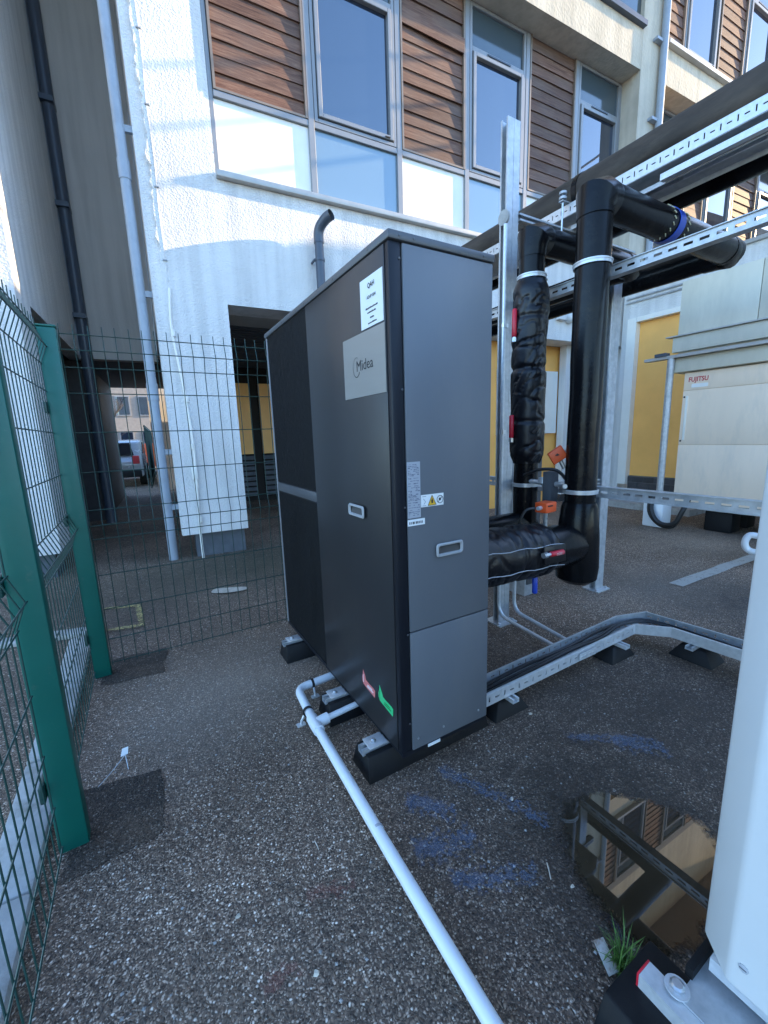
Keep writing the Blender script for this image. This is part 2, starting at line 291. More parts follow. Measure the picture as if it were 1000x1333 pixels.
def mat_water():
    m, nd, ln, b = mat_new('puddle_water')
    tc = N(nd, 'ShaderNodeTexCoord'); P = tc.outputs['Object']
    n1 = N(nd, 'ShaderNodeTexNoise', Scale=5.0, Detail=6.0); ln.new(P, n1.inputs['Vector'])
    r = ramp(nd, [(0.3, (0.030, 0.021, 0.012)), (0.7, (0.062, 0.044, 0.026))]); ln.new(n1.outputs[0], r.inputs[0]); ln.new(r.outputs[0], b.inputs['Base Color'])
    b.inputs['Roughness'].default_value = 0.012; b.inputs['IOR'].default_value = 2.05
    at = N(nd, 'ShaderNodeAttribute', attribute_name='depth')
    n2 = N(nd, 'ShaderNodeTexNoise', Scale=38.0, Detail=5.0, Roughness=0.7); ln.new(P, n2.inputs['Vector'])
    n3 = N(nd, 'ShaderNodeTexNoise', Scale=7.0, Detail=3.0); ln.new(P, n3.inputs['Vector'])
    a1 = N(nd, 'ShaderNodeMath', operation='MULTIPLY_ADD'); a1.inputs[1].default_value = 0.55; ln.new(n2.outputs[0], a1.inputs[0]); ln.new(at.outputs['Fac'], a1.inputs[2])
    a2 = N(nd, 'ShaderNodeMath', operation='MULTIPLY_ADD'); a2.inputs[1].default_value = 0.75; ln.new(n3.outputs[0], a2.inputs[0]); ln.new(a1.outputs[0], a2.inputs[2])
    rr = ramp(nd, [(0.80, 0.0), (1.10, 1.0)]); ln.new(a2.outputs[0], rr.inputs[0]); ln.new(rr.outputs[0], b.inputs['Alpha'])
    return m
M['water'] = mat_water()

# ------------------------------------------------------------------ builders
ORG = {}
def rot2(u, v): return (u*math.cos(FA) - v*math.sin(FA), u*math.sin(FA) + v*math.cos(FA))
def tag(o, label=None, cat=None, group=None, kind=None):
    if label: o['label'] = label
    if cat: o['category'] = cat
    if group: o['group'] = group
    if kind: o['kind'] = kind
    return o
def thing(name, label, cat, org=(0, 0, 0), facade=False, group=None, kind=None):
    o = bpy.data.objects.new(name, None); col.objects.link(o); o.empty_display_size = 0.05
    if facade:
        x, y = rot2(org[0], org[1]); o.location = (x, y, org[2]); o.rotation_euler = (0, 0, FA)
    else: o.location = org
    ORG[o] = Vector(org); return tag(o, label, cat, group, kind)
class B:
    def __init__(s): s.v = []; s.f = []
    def add(s, vs, fs):
        n = len(s.v); s.v += [Vector(p) for p in vs]; s.f += [tuple(i+n for i in f) for f in fs]; return s
    def box(s, x0, x1, y0, y1, z0, z1):
        if x0 > x1: x0, x1 = x1, x0
        if y0 > y1: y0, y1 = y1, y0
        if z0 > z1: z0, z1 = z1, z0
        return s.add([(x0,y0,z0),(x1,y0,z0),(x1,y1,z0),(x0,y1,z0),(x0,y0,z1),(x1,y0,z1),(x1,y1,z1),(x0,y1,z1)],
                     [(0,3,2,1),(4,5,6,7),(0,1,5,4),(1,2,6,5),(2,3,7,6),(3,0,4,7)])
    def prism(s, pts, vec):
        n = len(pts); vec = Vector(vec); p = [Vector(q) for q in pts]
        return s.add(p + [q+vec for q in p], [tuple(range(n-1, -1, -1)), tuple(range(n, 2*n))] + [(i, (i+1) % n, n+(i+1) % n, n+i) for i in range(n)])
    def tube(s, pts, r, n=12, cap=True, wob=None):
        pts = [Vector(p) for p in pts]; k = len(pts)
        rr = r if hasattr(r, '__len__') else [r]*k
        d = [(pts[min(i+1, k-1)] - pts[max(i-1, 0)]).normalized() for i in range(k)]
        ref = Vector((0, 0, 1)) if abs(d[0].z) < 0.9 else Vector((1, 0, 0))
        e1 = (ref - d[0]*ref.dot(d[0])).normalized(); vs = []; fs = []
        for i in range(k):
            e1 = (e1 - d[i]*e1.dot(d[i])).normalized(); e2 = d[i].cross(e1)
            for j in range(n):
                t = 2*math.pi*j/n; q = e1*math.cos(t) + e2*math.sin(t); rad = rr[i]
                p = pts[i] + q*rad
                if wob: p = p + q*wob(p, t, i/(k-1))
                vs.append(p)
        for i in range(k-1):
            for j in range(n): fs.append((i*n+j, i*n+(j+1) % n, (i+1)*n+(j+1) % n, (i+1)*n+j))
        if cap: fs.append(tuple(range(n-1, -1, -1))); fs.append(tuple((k-1)*n+j for j in range(n)))
        return s.add(vs, fs)
    def ring(s, c, axis, r, w, t, n=24):
        c = Vector(c); ax = Vector(axis).normalized(); ref = Vector((0, 0, 1)) if abs(ax.z) < 0.9 else Vector((1, 0, 0))
        e1 = (ref - ax*ref.dot(ax)).normalized(); e2 = ax.cross(e1); vs = []; fs = []
        for j in range(n):
            q = e1*math.cos(2*math.pi*j/n) + e2*math.sin(2*math.pi*j/n)
            for (rad, h) in ((r, -w/2), (r+t, -w/2), (r+t, w/2), (r, w/2)): vs.append(c + q*rad + ax*h)
        for j in range(n):
            k = (j+1) % n
            for i in range(4): fs.append((j*4+i, k*4+i, k*4+(i+1) % 4, j*4+(i+1) % 4))
        return s.add(vs, fs)
    def obj(s, name, mat, parent=None, org=None, bev=0, seg=2, smooth=True, kind=None, label=None, ang=35):
        o_ = ORG[parent] if parent is not None else Vector(org or (0, 0, 0))
        me = bpy.data.meshes.new(name); me.from_pydata([tuple(p - o_) for p in s.v], [], s.f); me.update()
        bm = bmesh.new(); bm.from_mesh(me); bmesh.ops.recalc_face_normals(bm, faces=bm.faces)
        if bev:
            es = [e for e in bm.edges if len(e.link_faces) == 2 and e.calc_face_angle(0) > R(28)]
            bmesh.ops.bevel(bm, geom=es, offset=bev, segments=seg, affect='EDGES', clamp_overlap=True, profile=0.5)
        bm.to_mesh(me); bm.free()
        if smooth:
            me.polygons.foreach_set('use_smooth', [True]*len(me.polygons)); me.set_sharp_from_angle(angle=R(ang))
        me.materials.append(M[mat])
        o = bpy.data.objects.new(name, me); col.objects.link(o)
        if parent is not None: o.parent = parent; ORG[o] = o_
        else: o.location = o_; ORG[o] = o_
        if kind: o['kind'] = kind
        if label: o['label'] = label
        return o
def bx(name, mat, parent, *c, bev=0, **k): return B().box(*c).obj(name, mat, parent, bev=bev, **k)
def arc(p0, corner, p1, r, n=6):
    """points of a polyline corner rounded with radius r"""
    p0, c, p1 = Vector(p0), Vector(corner), Vector(p1); a = (p0-c).normalized(); b = (p1-c).normalized()
    out = []
    for i in range(n+1):
        t = i/n; out.append((c + a*r)*(1-t)**2 + c*2*t*(1-t) + (c + b*r)*t**2)
    return out
def smooth_path(pts, k=6):
    pts = [Vector(p) for p in pts]; out = []
    for i in range(len(pts)-1):
        p0 = pts[max(i-1, 0)]; p1 = pts[i]; p2 = pts[i+1]; p3 = pts[min(i+2, len(pts)-1)]
        for j in range(k):
            t = j/k; out.append(0.5*((2*p1) + (p2-p0)*t + (2*p0-5*p1+4*p2-p3)*t*t + (3*p1-p0-3*p2+p3)*t**3))
    return out + [pts[-1]]
def bolt(parent, p, axis, r=0.009, h=0.006, mat='bolt', name='bolt'):
    p = Vector(p); ax = Vector(axis).normalized()
    return B().tube([p, p+ax*h*0.7, p+ax*h], [r, r, r*0.7], 8).obj(name, mat, parent)
def text_obj(txt, size, mat, parent, place, name='lettering', bold=0.0, align='LEFT'):
    """flat lettering turned into a mesh; place(tx, ty) gives the frame coordinates"""
    cu = bpy.data.curves.new('t', 'FONT'); cu.body = txt; cu.size = size; cu.align_x = align; cu.offset = bold; cu.resolution_u = 3
    t = bpy.data.objects.new('t', cu); col.objects.link(t)
    dg = bpy.context.evaluated_depsgraph_get(); me = bpy.data.meshes.new_from_object(t.evaluated_get(dg))
    bpy.data.objects.remove(t); bpy.data.curves.remove(cu)
    b = B(); b.add([place(v.co.x, v.co.y) for v in me.vertices], [tuple(p.vertices) for p in me.polygons]); bpy.data.meshes.remove(me)
    o_ = ORG[parent]; m2 = bpy.data.meshes.new(name); m2.from_pydata([tuple(p-o_) for p in b.v], [], b.f); m2.materials.append(M[mat])
    o = bpy.data.objects.new(name, m2); col.objects.link(o); o.parent = parent; ORG[o] = o_; return o

def channel(b, p0, p1, face, wdt=0.041, dep=0.041, t=0.0035, lip=0.011):
    """strut channel from p0 to p1 whose open side looks along 'face'"""
    p0, p1 = Vector(p0), Vector(p1); d = (p1-p0).normalized(); f = Vector(face).normalized(); s = d.cross(f)
    h = wdt/2; prof = [(-h, 0), (h, 0), (h, dep), (h-lip, dep), (h-lip, dep-t), (h-t, dep-t), (h-t, t), (-h+t, t), (-h+t, dep-t), (-h+lip, dep-t), (-h+lip, dep), (-h, dep)]
    n = len(prof); q = [p0 + s*a_ + f*c for a_, c in prof]; q += [x + (p1-p0) for x in q]
    fs = [(i, (i+1) % n, n+(i+1) % n, n+i) for i in range(n)]
    quads = [(0, 1, 6, 7), (1, 2, 5, 6), (2, 3, 4, 5), (0, 7, 8, 11), (8, 9, 10, 11)]
    fs += quads + [tuple(n+i for i in reversed(k)) for k in quads]
    return b.add(q, fs)
def slotted(b, p0, p1, up, hgt, thick_dir, th=0.002, pitch=0.05, slot=0.028, sh=0.011, alt=False):
    """a flat strip from p0 to p1 (along its lower edge), height hgt, with a row of real slots"""
    p0, p1, up, td = Vector(p0), Vector(p1), Vector(up).normalized(), Vector(thick_dir).normalized()*th
    L = (p1-p0).length; d = (p1-p0)/L
    def piece(s0, s1, h0, h1): b.prism([p0+d*s0+up*h0, p0+d*s1+up*h0, p0+d*s1+up*h1, p0+d*s0+up*h1], td)
    m = hgt/2; tall = min(hgt*0.42, 0.034) if alt else sh
    lo, hi = m-tall/2, m+tall/2
    piece(0, L, 0, lo); piece(0, L, hi, hgt)
    s = 0; i = 0; last = 0
    while s + pitch < L:
        c = s + pitch/2; sl_ = slot if not (alt and i % 2) else sh
        piece(last, c-sl_/2, lo, hi)
        if alt and i % 2 == 0:
            piece(c-sl_/2, c+sl_/2, lo, m-sh/2); piece(c-sl_/2, c+sl_/2, m+sh/2, hi)
        last = c+sl_/2; s += pitch; i += 1
    piece(last, L, lo, hi)
    return b

# ================================================================== GROUND
random.seed(4)
g = B().add([(-300,-300,0),(300,-300,0),(300,300,0),(-300,300,0)], [(0,1,2,3)]).obj('ground', 'asphalt', smooth=False); tag(g, kind='structure')
def blob(name, mat, pts, z, jit=0.0, n=6, parent=None):
    P = []
    k = len(pts)
    for i in range(k):
        a_, b_ = Vector((*pts[i], 0)), Vector((*pts[(i+1) % k], 0))
        for j in range(n):
            p = a_.lerp(b_, j/n); q = noise.noise_vector(Vector((p.x*9, p.y*9, 3.1)))
            P.append((p.x+q.x*jit, p.y+q.y*jit, z))
    b = B(); c = Vector((sum(p[0] for p in P)/len(P), sum(p[1] for p in P)/len(P), z))
    b.v = [Vector(p) for p in P] + [c]; b.f = [(i, (i+1) % len(P), len(P)) for i in range(len(P))]
    return b.obj(name, mat, parent, smooth=False, org=(c.x, c.y, 0) if parent is None else None)
def smooth_loop(pts, k=5):
    out = []; n = len(pts)
    for i in range(n):
        p0, p1, p2, p3 = [Vector(pts[(i+q) % n]) for q in (-1, 0, 1, 2)]
        for j in range(k):
            t = j/k; q = 0.5*((2*p1) + (p2-p0)*t + (2*p0-5*p1+4*p2-p3)*t*t + (3*p1-p0-3*p2+p3)*t**3); out.append((q.x, q.y))
    return out
tag(blob('asphalt_patch', 'patch', [(-0.373,1.45),(-0.11,1.47),(-0.075,1.50),(-0.076,1.80),(-0.21,1.83),(-0.356,1.845)], 0.004, 0.02), kind='structure')
tag(blob('asphalt_patch', 'patch', [(-0.35,2.69),(-0.02,2.64),(0.0,2.98),(-0.30,3.0)], 0.004, 0.02), kind='structure')
pud = smooth_loop([(1.353,0.785),(1.42,0.715),(1.50,0.60),(1.50,0.49),(1.43,0.40),(1.30,0.33),(1.16,0.33),(1.02,0.385),(0.975,0.44),(0.965,0.53),(1.0,0.62),(1.06,0.71),(1.13,0.775),(1.25,0.80)])
def puddle(pts, z, grow=0.035, band=0.13, rings=7):
    c = Vector((sum(p[0] for p in pts)/len(pts), sum(p[1] for p in pts)/len(pts))); n = len(pts); v = []; f = []; dep = []
    for k in range(rings+1):
        for p in pts:
            q = Vector(p); d = (q-c).normalized(); L = (q-c).length
            w_ = q + d*(grow - (grow+band)*k/rings) + noise.noise_vector(Vector((p[0]*9, p[1]*9, 3.1))).to_2d()*0.02
            v.append((w_.x, w_.y, z)); dep.append(k/rings)
    for k in range(rings):
        for i in range(n): f.append((k*n+i, k*n+(i+1) % n, (k+1)*n+(i+1) % n, (k+1)*n+i))
    v.append((c.x, c.y, z)); dep.append(1.0)
    for i in range(n): f.append((rings*n+i, rings*n+(i+1) % n, len(v)-1))
    b = B(); b.v = [Vector(p) for p in v]; b.f = f; o = b.obj('puddle', 'water', org=(c.x, c.y, 0), smooth=False)
    at = o.data.attributes.new('depth', 'FLOAT', 'POINT'); at.data.foreach_set('value', dep); return o
tag(puddle(pud, 0.005), kind='structure')
def stroke(name, mat, pts, wd, z=0.008, label=None, cat=None, group=None, jit=0.01):
    L = []; Rr = []
    P = [Vector((*p, 0)) for p in pts]; P = smooth_path(P, 6) if len(P) > 2 else [P[0].lerp(P[1], i/10) for i in range(11)]
    for i, p in enumerate(P):
        d = (P[min(i+1, len(P)-1)] - P[max(i-1, 0)]).normalized(); n_ = Vector((-d.y, d.x, 0))
        q = noise.noise(Vector((p.x*20, p.y*20, 0)))*jit
        L.append(p + n_*(wd/2+q)); Rr.append(p - n_*(wd/2-q))
    n = len(L); b = B(); b.v = [Vector((v.x, v.y, z)) for v in L+[(l_+r_)/2 for l_, r_ in zip(L, Rr)]+Rr]; b.f = [(k*n+i, k*n+i+1, (k+1)*n+i+1, (k+1)*n+i) for k in (0, 1) for i in range(n-1)]
    o = b.obj(name, mat, smooth=False, org=(P[0].x, P[0].y, 0)); tag(o, label, cat, group); 
    if not cat: o['kind'] = 'structure'
    at = o.data.attributes.new('edge', 'FLOAT', 'POINT'); at.data.foreach_set('value', [0.0]*n + [1.0 if 0 < i < n-1 else 0.0 for i in range(n)] + [0.0]*n)
    return o
for i, (pts, wd) in enumerate([([(0.90,1.19),(0.97,1.04),(1.04,0.90),(1.07,0.78)], 0.085), ([(0.70,1.13),(0.77,1.06),(0.83,0.98)], 0.13), ([(0.62,0.96),(0.72,0.92),(0.84,0.89)], 0.14),
                               ([(0.66,0.82),(0.78,0.76),(0.92,0.69)], 0.10), ([(1.62,0.90),(1.70,0.82),(1.78,0.74)], 0.14), ([(1.48,1.02),(1.62,0.93),(1.8,0.80)], 0.08)]):
    stroke('spray_mark', 'spray_blue', pts, wd, 0.008+0.001*i)
stroke('spray_mark', 'spray_red', [(0.27,1.02),(0.34,0.99),(0.42,0.97)], 0.07); stroke('spray_mark', 'spray_red', [(0.10,0.86),(0.20,0.88)], 0.08)
stroke('painted_line', 'paint_white', [(3.86,1.69),(5.4,1.65)], 0.11, jit=0.02)
stroke('painted_line', 'paint_white', [(2.6,2.75),(4.4,3.0)], 0.10, jit=0.02)
stroke('painted_line', 'paint_yellow', [(-0.40,4.02),(-0.16,3.93)], 0.05); stroke('painted_line', 'paint_yellow', [(-0.16,3.94),(-0.13,3.44)], 0.04, 0.012); stroke('painted_line', 'paint_yellow', [(-0.13,3.45),(-0.36,3.50)], 0.05, 0.016)
cover = blob('drain_cover', 'stone', smooth_loop([(0.42,3.86),(0.55,3.78),(0.70,3.77),(0.70,3.85),(0.56,3.92),(0.46,3.95)]), 0.012)
tag(cover, 'pale oval cover set in the asphalt behind the mesh fence', 'cover')
# loose grit, too many bits to count
b = B(); random.seed(9)
for i in range(1500):
    t = random.random(); x = random.uniform(-0.35, 3.4); y = random.uniform(0.25, 3.2)
    if i > 1100: x = random.uniform(-0.3, 1.6); y = random.uniform(4.6, 6.0)
    if 0.95 < x < 1.5 and 0.33 < y < 0.8: continue
    s = random.choice((0.0025, 0.003, 0.004, 0.004, 0.006)); h = s*0.6; q = random.random()*3
    c_, s_ = math.cos(q)*s, math.sin(q)*s*random.uniform(0.5, 1)
    b.add([(x+c_, y+s_, 0), (x-s_, y+c_, 0), (x-c_, y-s_, 0), (x+s_, y-c_, 0), (x, y, h)], [(0,1,4),(1,2,4),(2,3,4),(3,0,4)])
tag(b.obj('loose_grit', 'pebble', smooth=False), 'pale grit and small stones scattered over the asphalt', 'grit', kind='stuff')
# a few larger pale stones and scraps that can be picked out
for (x, y, s, lab) in [(0.09,1.07,0.016,'small pale stone lying on the open asphalt left of the white pipe'), (0.235,0.83,0.017,'pale chip of stone on the asphalt left of the white pipe bottom'),
                       (1.05,0.93,0.014,'pale stone lying right of the white pipe below the blue mark'), (1.49,1.22,0.016,'white chip of plaster beside the foot of the ground cable tray'), (0.97,0.62,0.012,'small white pebble at the left rim of the puddle'),
                       (-0.31,0.98,0.010,'round white pebble beside the concrete edging under the left fence')]:
    s *= 0.62; bb = B(); random.seed(int(x*1000)); n = 7
    rim = [(x+math.cos(i*6.28/n)*s*random.uniform(.6,1.1), y+math.sin(i*6.28/n)*s*random.uniform(.5,.9), 0) for i in range(n)]
    up = [(x+(p[0]-x)*.6, y+(p[1]-y)*.6, s*.6) for p in rim]
    bb.add(rim+up, [tuple(range(n, 2*n))] + [(i, (i+1) % n, n+(i+1) % n, n+i) for i in range(n)])
    tag(bb.obj('stone', 'stone', org=(x, y, 0)), lab, 'stone')
# concrete edging under the left fence: pieces butted end to end
ed = B(); edging = thing('concrete_edging', 'row of pale concrete edging stones running under the left green fence', 'edging', (-0.49, 1.0, 0))
for i in range(7):
    y0 = -1.2 + i*0.66
    bx('edging_stone', 'kerb', edging, -0.565, -0.43, y0, y0+0.652, -0.02, 0.045+0.004*(i % 2), bev=0.012)
ed2 = thing('concrete_edging', 'pale concrete edging crossing behind the left fence near the corner post', 'edging', (-0.9, 3.55, 0))
for i in range(4):
    x0 = -2.2 + i*0.46
    pts = [(x0, 3.62-0.11*i+0.28, 0.0), (x0+0.452, 3.62-0.11*i+0.17, 0.0), (x0+0.452, 3.62-0.11*i+0.28, 0.0), (x0, 3.62-0.11*i+0.39, 0.0)]
    B().prism(pts, (0, 0, 0.04)).obj('edging_stone', 'kerb', ed2, bev=0.008)

# ================================================================== MAIN BUILDING (u along the facade, v into it)
D = 5.22
bld = thing('main_building', 'white rendered building with cedar boarding and grey windows over an open ground floor', 'building', (3.5, 5.6, 0), True)
# --- right hand pier of the passage: rough coat over the base wall, ragged left edge shaped to cast a shadow strip
random.seed(12)
bx('wall', 'render', bld, 0.06, 0.80, D+0.046, 5.72, 0.29, 9.5)
coat = []
zz = 0.29
while zz < 9.0:
    j = 0.0 if zz < 3.3 else 1.0
    uu = 0.065 if zz < 3.15 else 0.160 + 0.04*noise.noise(Vector((zz*2.1, 0, 5))) + 0.022*noise.noise(Vector((zz*8, 1, 5))) + (0.02 if random.random() < .2 else 0)
    coat.append((max(uu, 0.065), D, zz)); zz += 0.05
coat = coat + [(0.7995, D, 9.0), (0.7995, D, 4.1025), (7.93, D, 4.1025), (7.93, D, 2.853), (0.797, D, 2.853), (0.797, D, 0.29)]
# two pieces so that the opening keeps its corner
B().prism(coat, (0, 0.0455, 0)).obj('render_coat', 'render', bld, smooth=False)
bx('plinth', 'plinth', bld, 0.20, 0.76, 5.30, 5.66, 0.0, 0.289)
# corner bead with its clips
bead = B().tube([(0.215 + 0.006*math.sin(i*1.3), D-0.003, 2.95+i*0.2) for i in range(18)], 0.0035, 6).obj('corner_bead', 'render', bld)
for zc in (3.22, 3.9, 4.62, 5.25): B().box(0.195, 0.235, D-0.012, D, zc-0.006, zc+0.006).obj('clip', 'frame', bead)
# band over the ground floor, right of the pier
bx('wall', 'render', bld, 0.80, 7.93, D+0.046, D+0.40, 2.853, 4.10)
# wall left of the passage and its column
bx('wall', 'render', bld, -4.5, -1.07, D+0.001, 5.72, 0.265, 9.5)
bx('plinth', 'plinth', bld, -4.4, -1.14, 5.30, 5.66, 0.0, 0.264)
# recess above the passage
bx('recess_side_wall', 'render', bld, -1.27, -1.072, 5.722, 8.95, 2.78, 9.5)
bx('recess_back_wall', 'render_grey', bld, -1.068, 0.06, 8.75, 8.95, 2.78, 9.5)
bx('recess_side_wall', 'render', bld, 0.062, 0.26, 5.722, 8.95, 2.86, 9.5)
# ceilings of the undercroft
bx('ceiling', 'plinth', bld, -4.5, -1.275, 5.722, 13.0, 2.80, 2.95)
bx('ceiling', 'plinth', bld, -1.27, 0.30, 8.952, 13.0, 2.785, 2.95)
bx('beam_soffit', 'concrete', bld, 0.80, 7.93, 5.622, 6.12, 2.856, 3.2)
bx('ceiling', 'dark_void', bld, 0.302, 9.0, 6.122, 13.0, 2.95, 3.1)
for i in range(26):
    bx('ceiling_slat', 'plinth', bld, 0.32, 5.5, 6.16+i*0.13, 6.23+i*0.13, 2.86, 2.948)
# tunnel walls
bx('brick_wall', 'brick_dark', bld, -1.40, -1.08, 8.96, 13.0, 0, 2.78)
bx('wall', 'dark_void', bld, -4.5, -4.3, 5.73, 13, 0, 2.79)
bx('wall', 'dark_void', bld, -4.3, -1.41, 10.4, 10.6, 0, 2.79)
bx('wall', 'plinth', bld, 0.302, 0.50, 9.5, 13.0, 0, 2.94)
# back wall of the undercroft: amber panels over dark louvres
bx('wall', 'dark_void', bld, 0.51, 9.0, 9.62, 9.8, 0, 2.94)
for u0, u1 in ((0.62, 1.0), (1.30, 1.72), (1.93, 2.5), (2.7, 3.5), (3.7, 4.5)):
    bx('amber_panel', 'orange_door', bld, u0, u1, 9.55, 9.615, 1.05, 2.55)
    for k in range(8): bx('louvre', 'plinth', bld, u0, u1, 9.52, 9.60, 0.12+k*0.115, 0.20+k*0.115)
bx('wall', 'dark_void', bld, 8.95, 9.15, 5.56, 9.61, 0, 2.94)  # unseen end wall, added to stop sun leaking into the undercroft
bx('column', 'render', bld, 4.55, 4.95, 5.63, 6.0, 0, 2.855)
# ground floor behind the risers: amber wall, white pilaster
bx('wall', 'orange_door', bld, 4.96, 7.0, 5.66, 5.80, 0.0, 2.854)
bx('wall', 'render', bld, 6.61, 7.93, 5.45, 5.60, 0.14, 2.853)
bx('white_panel', 'spandrel', bld, 5.15, 6.58, 5.60, 5.655, 1.30, 2.41)
bx('wall', 'render', bld, 7.935, 15.0, 5.30, 5.55, 0.0, 2.852)
bx('plinth', 'brick_dark', bld, 6.61, 7.93, 5.47, 5.59, 0, 0.139)
# security camera on the band
sc_ = thing('security_camera', 'small white dome camera fixed to the white band above the risers', 'camera', (6.25, 5.1, 3.2), True)
bx('bracket', 'white_unit', sc_, 6.02, 6.2, 5.14, 5.219, 3.16, 3.26, bev=0.008)
B().tube([(6.32, 5.215, 3.2), (6.32, 5.12, 3.2), (6.32, 5.08, 3.19)], [0.075, 0.075, 0.05], 14).obj('housing', 'white_unit', sc_)
B().tube([(6.32, 5.085, 3.19), (6.32, 5.05, 3.185)], [0.045, 0.025], 12).obj('lens', 'glass_dark', sc_)
# sill, spandrels, boards and windows of the first floor bay
bx('sill', 'sill', bld, 0.80, 7.36, D-0.075, D+0.05, 4.105, 4.165, bev=0.006)
def planks(par, u0, u1, z0, z1, v, pitch, seed, loose=-1):
    random.seed(seed); n = max(1, int(round((z1-z0)/pitch))); pitch = (z1-z0)/n; L = u1-u0
    prof = [(0.0, -0.018), (0.0, 0.0), (pitch*1.04, 0.014), (pitch*1.04, -0.002)]   # (z, v) lower edge proud
    b_ = B().prism([(0, p[1], p[0]) for p in prof], (L, 0, 0))
    me = None
    for i in range(n):
        if me is None:
            o = B().prism([(u0, v+p[1], z0+p[0]) for p in prof], (L, 0, 0)).obj('board', 'wood', par, smooth=False)
            # recentre the shared mesh on the board's own origin
            off = Vector((u0, v, z0)) - ORG[par]; o.data.transform(Matrix.Translation(-off)); me = o.data
        else:
            o = bpy.data.objects.new('board', me); col.objects.link(o); o.parent = par
        o.location = Vector((u0, v + random.uniform(-0.004, 0.004), z0+i*pitch+random.uniform(-0.004, 0.004))) - ORG[par]
        o.rotation_euler = (random.uniform(-0.03, 0.03), random.uniform(-0.004, 0.004), random.uniform(-0.003, 0.003))
        if i == loose: o.rotation_euler = (0.16, 0.035, -0.02); o.location.y -= 0.02
def clad(par, u0, u1, z0, z1, v, pitch, seed, loose=-1):
    bx('board_backing', 'dark_void', par, u0, u1, v+0.02, v+0.06, z0, z1)
    for a_ in (u0-0.001, u1-0.024): bx('board_trim', 'trim', par, a_, a_+0.025, v-0.042, v+0.019, z0-0.001, z1)
    bx('board_trim', 'trim', par, u0+0.026, u1-0.026, v-0.040, v+0.017, z0-0.002, z0+0.02)
    planks(par, u0+0.026, u1-0.026, z0+0.022, z1, v, pitch, seed, loose)
def win(par, u0, u1, z0, z1, v, tz=None, lab=None):
    f = B(); w_ = 0.042
    f.box(u0, u0+w_, v-0.04, v+0.06, z0, z1).box(u1-w_, u1, v-0.04, v+0.06, z0, z1).box(u0+w_, u1-w_, v-0.04, v+0.06, z0, z0+w_).box(u0+w_, u1-w_, v-0.04, v+0.06, z1-w_, z1)
    if tz: f.box(u0+w_, u1-w_, v-0.04, v+0.06, tz, tz+0.06)
    o = f.obj('window', 'frame', par, bev=0.004, seg=1)
    s0, s1, b0, b1 = u0+w_+0.008, u1-w_-0.008, z0+w_+0.008, (tz if tz else z1-w_)-0.008
    s = B(); t = 0.048
    s.box(s0, s0+t, v-0.062, v+0.03, b0, b1).box(s1-t, s1, v-0.062, v+0.03, b0, b1).box(s0+t, s1-t, v-0.062, v+0.03, b0, b0+t).box(s0+t, s1-t, v-0.062, v+0.03, b1-t, b1)
    s.obj('sash', 'frame', o, bev=0.005, seg=1)
    B().box(s0+t-0.003, s1-t+0.003, v-0.012, v+0.006, b0+t-0.003, b1-t+0.003).obj('pane', 'glass', o, smooth=False)
    if tz:
        B().box(u0+w_, u1-w_, v-0.006, v+0.012, tz+0.06, z1-w_).obj('top_pane', 'glass_top', o, smooth=False)
        B().box(s0+0.25, s1-0.25, v-0.052, v-0.041, tz+0.02, tz+0.04).obj('trickle_vent', 'pipe_dark', o)
    bx('latch', 'dark_void', o, s1-t*2.6, s1-t*1.2, v-0.072, v-0.0625, b0+0.01, b0+0.022)
    return o
mods = [(0.81, 1.90), (1.90, 3.065), (3.065, 4.14), (4.14, 5.235), (5.235, 6.28), (6.28, 7.35)]
for i, (u0, u1) in enumerate(mods):
    wood = i % 2 == 0
    bx('spandrel', 'spandrel' if wood else 'glass_low', bld, u0+0.035, u1-0.035, D+0.012, D+0.03, 4.17, 4.865, smooth=False)
    if wood: clad(bld, u0+0.042, u1-0.042, 4.935, 6.915, D+0.015, 0.152, 30+i, loose=9 if i == 2 else -1)
    else: win(bld, u0+0.042, u1-0.042, 4.935, 6.915, D+0.02, 6.37)
fr = B()
fr.box(0.801, 0.846, D+0.002, D+0.10, 4.168, 6.918)
for u in [m[0] for m in mods[1:]] + [7.335]: fr.box(u-0.036, u+0.036, D-0.022, D+0.10, 4.168, 6.918)
for m in mods: fr.box(m[0]+0.037, m[1]-0.037, D-0.018, D+0.10, 4.868, 4.932)
fr.obj('bay_frame', 'frame', bld, bev=0.004, seg=1)
bx('bay_backing', 'dark_void', bld, 0.80, 7.35, D+0.12, D+0.16, 4.17, 6.92)
# overhanging floor above, right pier, next bay
V2 = 4.90
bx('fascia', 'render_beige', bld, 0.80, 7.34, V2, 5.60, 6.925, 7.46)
bx('ledge', 'pipe_dark', bld, 0.80, 7.34, V2-0.07, V2+0.1, 7.462, 7.53)
bx('wall', 'glass_top', bld, 0.80, 7.34, V2+0.06, 5.60, 7.532, 9.5)
bx('pier', 'render_beige', bld, 7.341, 7.90, V2-0.002, 5.60, 4.104, 9.5)
bx('fascia', 'render_beige', bld, 7.901, 15.0, V2, 5.60, 6.925, 7.44)
bx('ledge', 'sill', bld, 7.93, 15.0, V2-0.08, V2+0.1, 7.442, 7.50)
bx('wall', 'render', bld, 7.94, 15.0, D+0.001, D+0.40, 2.853, 4.10)
bx('sill', 'sill', bld, 7.94, 15.0, D-0.085, D+0.05, 4.102, 4.165)
mods2 = [(7.93, 8.45), (8.45, 9.47), (9.47, 10.36), (10.36, 11.4), (11.4, 12.4), (12.4, 13.4), (13.4, 14.4)]
for i, (u0, u1) in enumerate(mods2):
    if i % 2 == 0: clad(bld, u0+0.02, u1-0.02, 7.505, 9.4, V2+0.03, 0.15, 60+i)
    else: win(bld, u0+0.02, u1-0.02, 7.505, 9.4, V2+0.04, 9.0)
